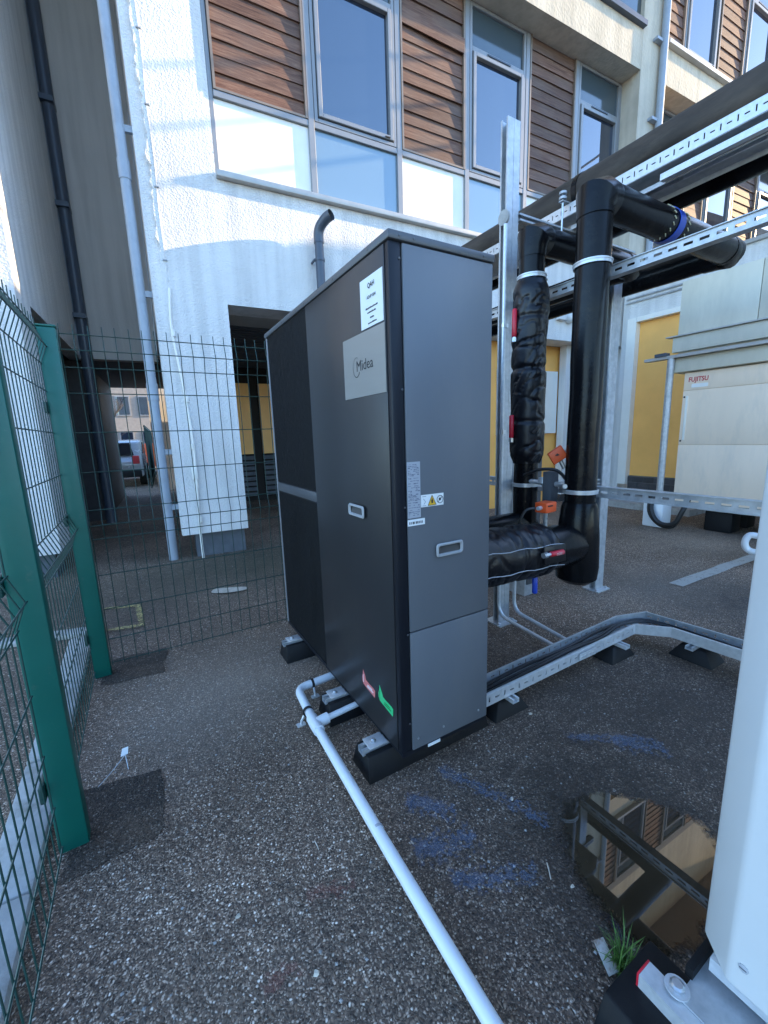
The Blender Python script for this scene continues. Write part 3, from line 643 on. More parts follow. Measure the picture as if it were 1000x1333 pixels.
bx('bay_backing', 'dark_void', bld, 7.91, 15.0, V2+0.12, V2+0.16, 7.5, 9.5)
mods3 = [(7.95, 8.35), (8.35, 9.35), (9.35, 10.05), (10.05, 11.1), (11.1, 12.1), (12.1, 13.2), (13.2, 14.3)]
for i, (u0, u1) in enumerate(mods3):
    if i % 2 == 0: clad(bld, u0+0.02, u1-0.02, 4.17, 6.915, D+0.02, 0.15, 80+i)
    else: win(bld, u0+0.02, u1-0.02, 4.17, 6.915, D+0.02, 6.37)
bx('bay_backing', 'dark_void', bld, 7.94, 15.0, D+0.12, D+0.16, 4.17, 6.92)
bx('roof', 'roof', bld, -4.5, 15.0, 4.95, 13.5, 9.502, 9.7)
bx('wall', 'render_beige', bld, -4.5, 15.0, 4.96, 5.6, 9.701, 12.2)
bx('eaves_soffit', 'trim', bld, -4.5, 15.0, 3.75, 5.6, 12.201, 12.35)
bx('eaves_fascia', 'sill', bld, -4.5, 15.0, 3.66, 3.748, 12.16, 12.52)
for i in range(9): bx('shade_slat', 'trim', bld, -4.5, 15.0, 2.45+i*0.13, 2.50+i*0.13, 12.24, 12.40)
for u in (0.5, 4.0, 7.6, 11.0): bx('slat_bracket', 'frame', bld, u, u+0.06, 2.4, 3.655, 12.405, 12.50)
# downpipes
dp = B(); dp.tube([(-0.055, D+0.115, 0.0), (-0.055, D+0.115, 9.0)], 0.05, 16)
o = dp.obj('downpipe', 'pvc_grey', bld)
for zc in (1.9, 4.05, 6.1): B().tube([(-0.055, D+0.115, zc-0.09), (-0.055, D+0.115, zc+0.09)], 0.057, 16).obj('pipe_socket', 'pvc_grey', o)
for zc in (0.62, 1.25, 2.9, 4.42): B().box(-0.02, 0.0595, D+0.095, D+0.135, zc-0.03, zc+0.03).obj('pipe_clip', 'pvc_grey', o)
o = B().tube([(-0.98, 8.62, 0.0), (-0.98, 8.62, 9.0)], 0.085, 14).obj('downpipe', 'pipe_dark', bld)
B().tube([(-0.98-0.09, 8.64, 2.75), (-0.98-0.09, 8.64, 9.0)], 0.03, 8).obj('conduit', 'pvc_grey', o)
for zc in (3.4, 5.0, 6.4): B().box(-1.07, -0.9, 8.5, 8.745, zc-0.035, zc+0.035).obj('pipe_clip', 'pipe_dark', o)
o = B().tube([(7.80, V2-0.07, 4.15), (7.80, V2-0.07, 9.4)], 0.055, 14).obj('downpipe', 'pvc_grey', bld)
for zc in (5.2, 6.3, 7.4, 8.3): B().box(7.60, 7.80, V2-0.08, V2-0.003, zc-0.02, zc+0.02).obj('pipe_clip', 'pvc_grey', o)
B().tube([(7.92, V2-0.03, 4.2), (7.92, V2-0.03, 9.4)], 0.02, 8).obj('cable_conduit', 'spandrel', bld)
# thin conduit on the white pier
o = B().tube(smooth_path([(0.225, D-0.012, 2.95), (0.20, D-0.012, 2.55), (0.255, D-0.012, 1.9), (0.285, D-0.012, 1.35), (0.275, D-0.012, 0.92), (0.255, D-0.012, 0.3), (0.255, D-0.012, 0.0)], 5), 0.013, 8).obj('conduit', 'spandrel', bld)
for zc in (2.5, 1.82, 1.30, 0.86, 0.46): B().tube([(0.21+0.06*(zc < 2.2), D-0.012, zc-0.03), (0.21+0.06*(zc < 2.2), D-0.012, zc+0.03)], 0.022, 8).obj('coupling', 'spandrel', o)
B().box(0.235, 0.295, D-0.03, D-0.001, 0.93, 1.07).obj('junction_box', 'spandrel', o, bev=0.006)
# flue with a cowl elbow beside the heat pump
fl = thing('flue_pipe', 'dark flue pipe with an open elbow rising along the white wall behind the cabinet', 'flue', (1.87, 5.09, 0), True)
B().tube([(1.87, 5.09, 0.0), (1.87, 5.09, 3.62)], 0.052, 16).obj('pipe', 'pipe_dark', fl)
el = [(1.87, 5.09, 3.60), (1.87, 5.09, 3.70), (1.885, 5.06, 3.77), (1.93, 4.99, 3.83), (1.975, 4.92, 3.855)]
B().tube(smooth_path(el, 4), 0.058, 16, cap=False).obj('elbow', 'pipe_dark', fl)
B().tube([Vector(el[-2]).lerp(Vector(el[-1]), .6), Vector(el[-2]).lerp(Vector(el[-1]), .62)], 0.055, 16).obj('elbow_mouth_shade', 'dark_void', fl)  # dark disc standing for the shade inside the open pipe
B().ring((1.87, 5.09, 3.42), (0, 0, 1), 0.053, 0.03, 0.006).box(1.80, 1.82, 5.09, 5.219, 3.41, 3.43).obj('bracket', 'pipe_dark', fl)

# ================================================================== RIGHT WING
XW = 7.95
wing = thing('side_wing', 'low white wing with an amber door opening behind the cream duct enclosure', 'building', (9.5, 2.0, 0))
w_ = B(); yT, yB_ = 4.66, 3.0
bx('wall', 'render', wing, XW, XW+0.3, yT, 4.76, 0.0, 3.90); bx('wall', 'render', wing, XW, XW+0.3, -6.0, yB_, 0.0, 3.90)
bx('wall', 'render', wing, XW+0.001, XW+0.3, yB_+0.001, yT-0.001, 3.28, 3.90)
bx('roof', 'roof', wing, XW+0.302, 12.0, -6.0, 4.3, 3.7, 3.86); bx('coping', 'sill', wing, XW-0.05, XW+0.36, -6.0, 4.76, 3.902, 3.96, bev=0.008)
bx('reveal', 'spandrel', wing, XW-0.03, XW+0.15, yT-0.16, yT-0.003, 0.30, 3.275)
bx('door_panel', 'orange_door', wing, XW+0.10, XW+0.16, yB_+0.003, yT-0.162, 0.46, 3.278)
bx('lintel', 'spandrel', wing, XW-0.03, XW+0.14, yB_+0.003, yT-0.164, 3.20, 3.279)
base = bx('tile_base', 'mortar', wing, XW+0.06, XW+0.158, yB_+0.002, yT-0.163, 0.0, 0.455)
random.seed(5)
for r_ in range(4):
    for k in range(8):
        y0 = yB_+0.01 + k*0.186 + (0.09 if r_ % 2 else 0); y1 = min(y0+0.178, yT-0.166)
        if y1-y0 > 0.03: B().box(XW+0.05, XW+0.07, y0, y1, 0.012+r_*0.11, 0.112+r_*0.11).obj('tile', 'brick_dark', base, smooth=False)
for zc in (3.55, 3.62): B().tube([(XW-0.02, -2.0, zc), (XW-0.02, 4.7, zc)], 0.016, 8).obj('conduit', 'galv', wing)
bx('raised_strip', 'kerb', wing, XW-0.9, XW+0.04, yB_, 4.74, 0.0, 0.10)

# added block, unseen to the right: it keeps the low sun off the yard
nb = thing('shading_block', 'added grey block with roof rails, unseen at the right, shading the yard', 'building', (12, -2, 0))
NX = 11.5
bx('wall', 'render_grey', nb, NX, 17.0, -9.0, 2.655, 0, 7.07); bx('wall', 'render_grey', nb, NX, 17.0, 2.656, 2.81, 0, 6.57); bx('wall', 'render_grey', nb, NX, 17.0, 2.811, 2.96, 0, 6.92); bx('wall', 'render_grey', nb, NX, 17.0, 2.961, 3.36, 0, 6.45)  # stepped tops shaped for the shadow edge on the facade
bx('shading_beam', 'render_grey', nb, NX, NX+0.2, 2.656, 2.81, 6.83, 7.03)  # added beam: the gap under it lets a sunlit patch through
for zc in (7.72, 8.22, 8.75): B().tube([(NX+0.05, -6.0, zc), (NX+0.05, 3.35, zc)], 0.03, 8).obj('roof_rail', 'galv', nb)  # rails added for the soft shadow bands on the upper wall
for yc in (2.5, 0.4, -2.0, -4.0): B().tube([(NX+0.05, yc, 7.07), (NX+0.05, yc, 8.75)], 0.02, 8).obj('rail_post', 'galv', nb)

# ================================================================== beyond the passage
fw = thing('far_terrace', 'pale far building with dark windows seen through the passage', 'building', (-3.0, 33.0, 0), True)
bx('wall', 'far_wall', fw, -9, 4, 33, 36, 0, 7.5)
for k, u in enumerate((-5.2, -3.9, -2.6, -1.3)):
    for zc in (0.9, 3.2, 5.4):
        o = bx('window', 'frame', fw, u, u+0.85, 32.93, 33.0, zc, zc+1.3); B().box(u+0.08, u+0.77, 32.91, 32.93, zc+0.08, zc+1.22).obj('pane', 'glass', o)
lw = thing('lane_wall', 'white wall running away beyond the right side of the passage', 'wall', (0.4, 19, 0), True)
bx('panel', 'render', lw, -0.30, 0.9, 13.6, 26.0, 0.0, 3.4); bx('coping', 'kerb', lw, -0.36, 0.96, 13.55, 26.05, 3.402, 3.48)
car = thing('parked_car', 'silver hatchback parked beyond the passage with its dark window showing', 'car', (-1.45, 17.5, 0), True)
prof = [(15.6,0.30),(15.55,0.75),(15.75,0.95),(16.05,1.42),(16.6,1.50),(17.8,1.46),(18.5,1.02),(19.4,0.88),(19.55,0.6),(19.5,0.28)]
B().prism([(-2.25, p[0], p[1]) for p in prof], (1.55, 0, 0)).obj('body', 'car', car, bev=0.07, seg=3)
B().prism([(-2.02, 15.745, 1.0), (-0.93, 15.745, 1.0), (-1.03, 16.0, 1.37), (-1.92, 16.0, 1.37)], (0, -0.03, 0.02)).obj('rear_window', 'glass_dark', car)
B().prism([(-0.71, 16.2, 1.03), (-0.71, 18.3, 1.03), (-0.71, 17.75, 1.38), (-0.71, 16.35, 1.40)], (0.025, 0, 0)).obj('side_window', 'glass_dark', car)
for u in (-2.15, -0.98): bx('tail_light', 'red_print', car, u, u+0.2, 15.54, 15.66, 0.72, 0.98, bev=0.02)
for v in (16.25, 18.75):
    for u in (-2.27, -0.86):
        o = B().tube([(u, v, 0.31), (u+0.19, v, 0.31)], 0.31, 18).obj('wheel', 'tyre', car); B().tube([(u-0.008, v, 0.31), (u+0.198, v, 0.31)], 0.18, 14).obj('rim', 'galv', o)
bx('bumper', 'tyre', car, -2.2, -0.76, 15.50, 15.62, 0.30, 0.52, bev=0.03)
br = thing('red_barrier', 'red plastic barrier standing behind the parked car', 'barrier', (-0.9, 21, 0), True)
for k in range(3): bx('panel', 'orange', br, -1.9+k*0.55, -1.4+k*0.55, 21.0, 21.06, 0.35, 1.35, bev=0.02); bx('foot', 'tyre', br, -1.75+k*0.55, -1.55+k*0.55, 20.8, 21.3, 0, 0.12, bev=0.02); bx('leg', 'orange', br, -1.68+k*0.55, -1.62+k*0.55, 21.0, 21.05, 0.12, 0.36)
rl = thing('lane_railing', 'thin green railing running along the lane beyond the passage', 'railing', (-0.6, 20, 0), True)
rb = B()
for k in range(30): rb.tube([(-0.5, 14.5+k*0.22, 0.0), (-0.5, 14.5+k*0.22, 1.9)], 0.012, 5)
rb.obj('bars', 'green_wire', rl, kind='stuff')
for zc in (0.2, 1.85): B().tube([(-0.5, 14.4, zc), (-0.5, 21.0, zc)], 0.02, 6).obj('rail', 'green_wire', rl)
tr = thing('bare_tree', 'leafless tree in front of the far building beyond the passage', 'tree', (-3.2, 27, 0), True)
random.seed(3); tk = B(); tk.tube([(-3.2, 27, 0), (-3.15, 27, 1.6), (-3.2, 27.05, 3.2)], [0.16, 0.12, 0.08], 8); tk.obj('trunk', 'bark', tr)
cr = B()
def branch(p, d, L, r, k):
    q = p + d*L; cr.tube([p, p+d*L*.5+Vector((random.uniform(-.06,.06), 0, .03)), q], [r, r*.8, r*.55], 5, cap=False)
    if k:
        for _ in range(3):
            e = (d + Vector((random.uniform(-.8,.8), random.uniform(-.6,.6), random.uniform(-.15,.6)))).normalized(); branch(q if random.random() < .6 else p+d*L*.7, e, L*random.uniform(.6,.8), r*.55, k-1)
for _ in range(6): branch(Vector((-3.2, 27, random.uniform(1.8, 3.2))), Vector((random.uniform(-1,1), random.uniform(-.6,.6), random.uniform(.4,1))).normalized(), 1.0, 0.05, 4)
cr.obj('crown', 'bark', tr)

# ================================================================== GREEN MESH FENCE
ROWS = [1.935, 1.85, 1.765, 1.63, 1.42, 1.20, 0.985, 0.90, 0.815, 0.60, 0.39, 0.20, 0.05]
def fold(z):
    for c in (1.85, 0.90):
        d = abs(z-c)
        if d < 0.085: return 0.032*(1-d/0.085)
    return 0.0
ZP = [0.03, 0.815, 0.88, 0.90, 0.92, 0.985, 1.765, 1.83, 1.85, 1.87, 1.935, 1.985]
def fence_panel(label, p0, p1, out):
    """welded mesh panel between two ground points; out = direction of its folds"""
    p0, p1, out = Vector((*p0, 0)), Vector((*p1, 0)), Vector((*out, 0)); L = (p1-p0).length; d = (p1-p0)/L
    t = thing('mesh_fence_panel', label, 'fence', tuple((p0+p1)/2), group='green mesh fence panels')
    b = B(); n = int(L/0.062)
    for i in range(n+1):
        q = p0 + d*(L*i/n); jig = random.uniform(-.003, .003)
        b.tube([q + out*fold(z_) + d*jig + Vector((0, 0, z_)) for z_ in ZP], 0.0024, 5)
    b.obj('upright_wires', 'green_wire', t, kind='stuff')
    h = B()
    for z_ in ROWS: h.tube([p0 + out*(fold(z_)+0.005) + Vector((0, 0, z_)), p1 + out*(fold(z_)+0.005) + Vector((0, 0, z_))], 0.0029, 5)
    h.obj('cross_wires', 'green_wire', t, kind='stuff')
    return t
random.seed(2)
FX = -0.375
fence_panel('green mesh panel at the near left, running past the bottom left corner', (FX, 0.22), (FX, 1.55), (1, 0))
fence_panel('green mesh panel between the two green posts in front of the white wall', (FX, 1.66), (FX, 2.78), (1, 0))
fence_panel('green mesh panel facing us, from the far green post to behind the heat pump', (-0.29, 2.86), (1.75, 2.86), (0, -1))
def fence_post(label, x, y):
    t = thing('fence_post', label, 'fence post', (x, y, 0), group='green fence posts')
    bx('tube', 'green_post', t, x-0.042, x+0.042, y-0.03, y+0.03, 0, 1.95, bev=0.006)
    bx('cap', 'green_post', t, x-0.045, x+0.045, y-0.033, y+0.033, 1.951, 1.962, bev=0.004)
    for z_ in (0.25, 0.95, 1.55):
        c = bx('clamp', 'green_wire', t, x-0.058, x-0.043, y-0.05, y+0.05, z_-0.03, z_+0.03, bev=0.004)
        bolt(c, (x-0.058, y, z_), (-1, 0, 0), 0.008, 0.006)
    return t
fence_post('wide green fence post nearest us, at the left edge', -0.347, 1.605)
fence_post('green fence post farther back, at the corner where two mesh panels meet', -0.335, 2.82)
pc = fence_post('green fence post hidden behind the heat pump end of the mesh', 1.80, 2.86)
# a scrap of wire and a white tag lying by the near post
tw = thing('cut_wire', 'thin cut wire with a white tag standing up from the asphalt beside the near post', 'wire', (-0.2, 1.9, 0))
B().tube(smooth_path([(-0.30,1.84,0.003),(-0.25,1.90,0.012),(-0.205,1.95,0.03)], 4), 0.0015, 5).tube(smooth_path([(-0.205,1.95,0.03),(-0.20,1.92,0.016),(-0.195,1.885,0.002)], 4), 0.0015, 5).obj('wire', 'galv_light', tw)
B().prism([(-0.222,1.95,0.026),(-0.195,1.955,0.026),(-0.192,1.975,0.045),(-0.215,1.972,0.045)], (0,0.002,0.001)).obj('tag', 'paper', tw)

# ================================================================== HEAT PUMP
X0, X1, Y0, Y1, ZB, ZT = 0.742, 1.181, 1.20, 2.645, 0.130, 1.972
hp = thing('heat_pump', 'tall charcoal and grey heat pump cabinet standing on black rubber feet', 'heat pump', ((X0+X1)/2, (Y0+Y1)/2, 0))
bx('carcass', 'hp_corner', hp, X0+0.012, X1-0.004, Y0+0.012, Y1-0.004, ZB+0.006, ZT-0.03)
bx('base_pan', 'hp_corner', hp, X0+0.004, X1-0.002, Y0+0.004, Y1-0.002, ZB-0.016, ZB+0.0055)
bx('corner_post', 'hp_corner', hp, X0+0.001, X0+0.046, Y0+0.004, Y0+0.03, ZB, ZT-0.024, bev=0.004)
YM = 1.955
p1 = bx('front_panel', 'hp_black', hp, X0, X0+0.02, Y0+0.034, YM, ZB, ZT-0.024, bev=0.003)
for (za, zb_) in ((1.085, ZT-0.024), (ZB+0.01, 1.026)):
    mp_ = bx('coil_guard', 'mesh_black', hp, X0+0.006, X0+0.012, YM+0.003, Y1-0.02, za, zb_, smooth=False)
    # the guard's embossed ribs: fine wires too small to pick apart
    rb = B()
    for i in range(56): y_ = YM+0.008 + i*0.0119; rb.box(X0+0.0035, X0+0.0058, y_, y_+0.003, za+0.003, zb_-0.003)
    rb.obj('guard_wires', 'mesh_black', mp_, smooth=False, kind='stuff')
bx('guard_rail', 'hp_lid', hp, X0+0.001, X0+0.012, YM+0.002, Y1-0.018, 1.029, 1.082, bev=0.004)
bx('rear_post', 'hp_edge', hp, X0, X0+0.03, Y1-0.017, Y1, ZB, ZT-0.024, bev=0.003)
up = bx('side_panel', 'hp_grey', hp, X0+0.049, X1, Y0, Y0+0.011, 0.628, ZT-0.026, bev=0.004)
lo = bx('side_panel', 'hp_grey', hp, X0+0.049, X1, Y0, Y0+0.011, ZB, 0.624, bev=0.004)
bx('back_panel', 'hp_grey', hp, X1-0.0035, X1, Y0+0.012, Y1, ZB, ZT-0.026)
lid = bx('lid', 'hp_lid', hp, X0-0.006, X1+0.005, Y0-0.006, Y1+0.006, ZT-0.0235, ZT+0.004, bev=0.006)
for x in (X0+0.035, X0+0.09, X1-0.05): bolt(lid, (x, Y0-0.006, ZT-0.011), (0, -1, 0), 0.0042, 0.002, 'hp_lid')
for y in (1.33, 1.62, 1.95, 2.3): bolt(lid, (X0-0.006, y, ZT-0.011), (-1, 0, 0), 0.0042, 0.002, 'hp_lid')
for z_ in (0.25, 0.62, 1.10, 1.50, 1.90): bolt(hp, (X0+0.040, Y0+0.004, z_), (0, -1, 0), 0.0042, 0.002, 'hp_lid')
for x in (X0+0.075, X0+0.20, X1-0.05): bolt(lo, (x, Y0, ZB+0.045), (0, -1, 0), 0.005, 0.0025)
bx('label_strip', 'paper', lo, X0+0.12, X0+0.18, Y0-0.004, Y0-0.001, ZB-0.012, ZB-0.001)
# recessed grips
def grip(par, c, axes, w_, h_):
    """frame of a recessed grip: axes = (right, up, out)"""
    c = Vector(c); r_, u_, o_ = [Vector(q) for q in axes]
    def P(a_, b_, d_): return c + r_*a_ + u_*b_ + o_*d_
    def rr(w2, h2, rad, d_, n=4):
        out = []
        for (sx, sy, a0) in ((1, 1, 0), (-1, 1, 90), (-1, -1, 180), (1, -1, 270)):
            for i in range(n+1):
                t = R(a0 + 90*i/n); out.append(P(sx*(w2-rad)+rad*math.cos(t), sy*(h2-rad)+rad*math.sin(t), d_))
        return out
    rings = [rr(w_/2, h_/2, 0.012, 0.0005), rr(w_/2-0.003, h_/2-0.003, 0.011, 0.006), rr(w_/2-0.008, h_/2-0.008, 0.009, 0.006), rr(w_/2-0.012, h_/2-0.012, 0.006, -0.002)]
    n = len(rings[0]); b = B(); vs = []; fs = []
    for q in rings: vs += q
    for k in range(3): fs += [(k*n+i, k*n+(i+1) % n, (k+1)*n+(i+1) % n, (k+1)*n+i) for i in range(n)]
    b.add(vs, fs); o = b.obj('grip_frame', 'handle', par)
    # sloping scoop: deep at the top, shallow at the bottom
    s = B(); a2, b2 = w_/2-0.0125, h_/2-0.0125
    s.add([P(-a2, -b2, -0.001), P(a2, -b2, -0.001), P(a2, b2, -0.009), P(-a2, b2, -0.009), P(a2, b2, -0.001), P(-a2, b2, -0.001)], [(0, 1, 2, 3), (2, 4, 5, 3), (1, 4, 2), (0, 3, 5)])
    s.obj('grip_scoop', 'grip_shade', o, smooth=False)
    return o
# panels stay whole behind the grips: the scoop's dark colour stands for recess shade
for par, c, ax, w_, h_ in ((p1, (X0-0.010, 1.488, 1.056), ((0,-1,0),(0,0,1),(-1,0,0)), 0.135, 0.05), (up, (0.970, Y0-0.010, 0.925), ((1,0,0),(0,0,1),(0,-1,0)), 0.128, 0.052)):
    grip(par, c, ax, w_, h_)
# brand plate and its wordmark
pl_ = bx('brand_plate', 'plate', p1, X0-0.0025, X0-0.0002, Y0+0.036, 1.557, 1.495, 1.715)
FL = lambda y0, z0, d=0.0035: (lambda tx, ty: (X0-d, y0-tx, z0+ty))
text_obj('Midea', 0.054, 'dark_print', pl_, FL(1.449, 1.588))
b = B(); ac = (1.447, 1.603); n = 22; vs = []
for i in range(n+1):
    t = R(65 + 262*i/n); wd = 0.001 + 0.0028*(i/n)
    for rad in (0.036-wd, 0.036): vs.append((X0-0.0035, ac[0]-rad*math.cos(t)*0.8, ac[1]+rad*math.sin(t)))
b.add(vs, [(2*i, 2*i+1, 2*i+3, 2*i+2) for i in range(n)]); b.obj('logo_arc', 'dark_print', pl_, smooth=False)
# printed sheet
sh = bx('printed_sheet', 'paper', p1, X0-0.0022, X0-0.0002, 1.242, 1.398, 1.722, 1.882)
for txt, sz, z_, bd in (('QAH', 0.022, 1.846, 0.0006), ('ASHP 004', 0.015, 1.812, 0.0002)):
    text_obj(txt, sz, 'dark_print', sh, FL(1.318, z_, 0.003), bold=bd, align='CENTER')
# the smaller lines are not readable in the photograph: short ink dashes
random.seed(14); dash = B()
for half, z_ in ((0.042, 1.780), (0.030, 1.766), (0.012, 1.748), (0.028, 1.732)):
    y_ = 1.318 + half
    while y_ > 1.318 - half:
        wd = random.uniform(0.003, 0.008); dash.box(X0-0.003, X0-0.0023, y_-wd, y_, z_, z_+random.uniform(0.0035, 0.006)); y_ -= wd+0.002
dash.obj('small_print', 'dark_print', sh, smooth=False, kind='stuff')
# rating label, hazard label, serial strip on the grey side panel
FS = lambda x0, z0, d=0.003: (lambda tx, ty: (x0+tx, Y0-d, z0+ty))
rl_ = bx('rating_label', 'silver_label', up, 0.790, 0.845, Y0-0.0018, Y0-0.0002, 1.060, 1.258)
random.seed(8); lines = B(); z_ = 1.250
while z_ > 1.066:
    x = 0.793
    while x < 0.836:
        wd = random.uniform(0.003, 0.012)
        if random.random() < 0.72: lines.box(x, min(x+wd, 0.842), Y0-0.0026, Y0-0.0019, z_-random.choice((0.0018, 0.0025, 0.004)), z_)
        x += wd+0.002
    z_ -= random.choice((0.005, 0.006, 0.009))
lines.obj('small_print', 'print_blue', rl_, smooth=False)
hz = bx('hazard_label', 'paper', up, 0.847, 0.948, Y0-0.0018, Y0-0.0002, 1.094, 1.138)
B().prism([(0.878, Y0-0.0026, 1.099), (0.912, Y0-0.0026, 1.099), (0.895, Y0-0.0026, 1.132)], (0, 0.0006, 0)).obj('warning_triangle', 'warn_yellow', hz, smooth=False)
b = B()
for p_, q_ in (((0.8765, 1.098), (0.9135, 1.098)), ((0.9135, 1.098), (0.895, 1.1345)), ((0.895, 1.1345), (0.8765, 1.098))): b.tube([(p_[0], Y0-0.0028, p_[1]), (q_[0], Y0-0.0028, q_[1])], 0.0009, 5)
b.prism([(0.892, Y0-0.0034, 1.105), (0.898, Y0-0.0034, 1.105), (0.899, Y0-0.0034, 1.114), (0.895, Y0-0.0034, 1.124), (0.891, Y0-0.0034, 1.114)], (0, 0.0004, 0)); b.obj('flame_mark', 'dark_print', hz, smooth=False)
b = B(); b.ring((0.931, Y0-0.003, 1.116), (0, 1, 0), 0.0128, 0.0006, 0.002, 20); b.tube([(0.922, Y0-0.003, 1.107), (0.940, Y0-0.003, 1.125)], 0.001, 5); b.box(0.926, 0.935, Y0-0.0028, Y0-0.0022, 1.112, 1.121); b.obj('prohibition_mark', 'dark_print', hz, smooth=False)
b = B(); b.tube([(0.857, Y0-0.0026, 1.124), (0.866, Y0-0.0026, 1.113), (0.859, Y0-0.0026, 1.104)], 0.0008, 5).box(0.853, 0.869, Y0-0.0024, Y0-0.0019, 1.098, 1.0995).box(0.853, 0.869, Y0-0.0024, Y0-0.0019, 1.1315, 1.133); b.obj('service_mark', 'print_blue', hz, smooth=False)
ss = bx('serial_strip', 'paper', up, 0.788, 0.862, Y0-0.0022, Y0-0.0019, 1.032, 1.055)
b = B(); x = 0.795
for k in range(9): b.box(x, x+random.uniform(.002, .005), Y0-0.0028, Y0-0.0023, 1.038, 1.047); x += 0.0068
b.obj('serial_digits', 'dark_print', ss, smooth=False)
# leaf stickers low on the front panel
def leaf(y0, z0, mat, name, flip):
    o2 = [(0, 0.012), (0.012, 0.0), (0.035, -0.004), (0.112, -0.012), (0.116, 0.022), (0.105, 0.026), (0.05, 0.028), (0.036, 0.032), (0.028, 0.048), (0.010, 0.070), (0.008, 0.05), (0.0, 0.03)]
    b = B(); b.prism([(X0-0.0012, y0-p[0], z0+p[1]) for p in o2], (0.001, 0, 0)); s_ = b.obj(name, mat, p1, smooth=False)
    k = B(); k.box(X0-0.002, X0-0.0013, y0-0.100, y0-0.045, z0+0.003, z0+0.008).box(X0-0.002, X0-0.0013, y0-0.092, y0-0.050, z0+0.012, z0+0.0165)
    k.tube([(X0-0.0018, y0-0.012, z0+0.010), (X0-0.0018, y0-0.012, z0+0.046)], 0.0012, 5); k.obj('sticker_print', 'white_text' if flip else 'dark_green', s_, smooth=False)
M['dark_green'] = pm('dark_green_print', (0.01, 0.22, 0.05), 0.5)
leaf(1.522, 0.270, 'sticker_red', 'red_leaf_sticker', True); leaf(1.376, 0.272, 'sticker_green', 'green_leaf_sticker', False)

# rubber support feet with strut and clamp
def big_foot(label, yc, x0=0.628, x1=1.262):
    t = thing('support_foot', label, 'support foot', ((x0+x1)/2, yc, 0), group='rubber feet under the heat pump')
    hw = 0.078
    pts = [(x0, yc-hw, 0), (x0, yc+hw, 0), (x0+0.012, yc+0.052, 0.098), (x0+0.012, yc+0.024, 0.098), (x0+0.012, yc+0.024, 0.085), (x0+0.012, yc-0.024, 0.085), (x0+0.012, yc-0.024, 0.098), (x0+0.012, yc-0.052, 0.098)]
    n = len(pts); far = [(x1-(p[0]-x0), p[1], p[2]) for p in pts]
    bb = B(); bb.add(pts+far, [(0, 1, 2, 3, 4, 5, 6, 7), tuple(n+i for i in range(n-1, -1, -1))] + [(i, (i+1) % n, n+(i+1) % n, n+i) for i in range(n)])
    bb.obj('rubber_block', 'rubber', t, bev=0.004)
    channel(B(), (x0+0.004, yc, 0.0855), (x1-0.004, yc, 0.0855), (0, 0, 1), 0.041, 0.027).obj('strut', 'galv', t, smooth=False)
    c = B(); c.box(x0+0.03, x0+0.112, yc-0.034, yc+0.034, 0.113, 0.1195); cl = c.obj('clamp_plate', 'galv_light', t, bev=0.002)
    bolt(cl, (x0+0.062, yc, 0.1195), (0, 0, 1), 0.014, 0.004, name='washer'); bolt(cl, (x0+0.062, yc, 0.1235), (0, 0, 1), 0.009, 0.008)
    return t
big_foot('long black rubber foot under the near end of the heat pump', 1.345)
big_foot('black rubber foot under the middle of the heat pump, between the two white branch pipes', 1.735)
big_foot('black rubber foot under the far end of the heat pump', 2.40)

# ================================================================== CONDENSATE PIPE
cp = thing('condensate_pipe', 'white plastic drain pipe running along the ground from under the heat pump', 'pipe', (0.55, 1.2, 0))
main = [(0.80, 1.968, 0.062)] + arc((0.80, 1.968, 0.062), (0.572, 1.955, 0.060), (0.556, 1.70, 0.056), 0.055) + [(0.553, 1.65, 0.055), (0.542, 1.0, 0.042), (0.538, 0.5, 0.032), (0.530, -0.25, 0.025)]
pp = B().tube(main, 0.0205, 18).obj('pipe', 'pvc', cp)
B().tube([(0.555, 1.70, 0.056), (0.553, 1.66, 0.0555), (0.5525, 1.60, 0.055)], [0.026, 0.0265, 0.026], 18).obj('tee', 'pvc', cp)
B().tube([(0.555, 1.652, 0.057), (0.60, 1.655, 0.060), (0.618, 1.656, 0.061)], [0.024, 0.0255, 0.0255], 16).obj('tee_socket', 'pvc', cp)
B().tube([(0.60, 1.655, 0.060), (0.80, 1.668, 0.066)], 0.0145, 14).obj('branch', 'pvc', cp)
B().tube([(0.545, 1.05, 0.0435), (0.5452, 1.06, 0.0437)], 0.0209, 18).obj('joint_mark', 'silver_label', cp)
for (x, y, ax) in ((0.6555, 1.962, (1, 0.02, 0)), (0.5545, 1.752, (0.03, 1, 0))):
    c = B().ring((x, y, 0.059), ax, 0.021, 0.013, 0.004, 22).obj('pipe_clip', 'cable', cp)
    px_, py_ = (0, -1) if abs(ax[0]) > .5 else (-1, 0)
    B().tube([(x+px_*0.02, y+py_*0.02, 0.045), (x+px_*0.035, y+py_*0.035, 0.02), (x+px_*0.037, y+py_*0.037, 0.0)], 0.006, 8).box(x+px_*0.037-0.02, x+px_*0.037+0.02, y+py_*0.037-0.012, y+py_*0.037+0.012, 0.0, 0.007).obj('clip_foot', 'galv_light', c)

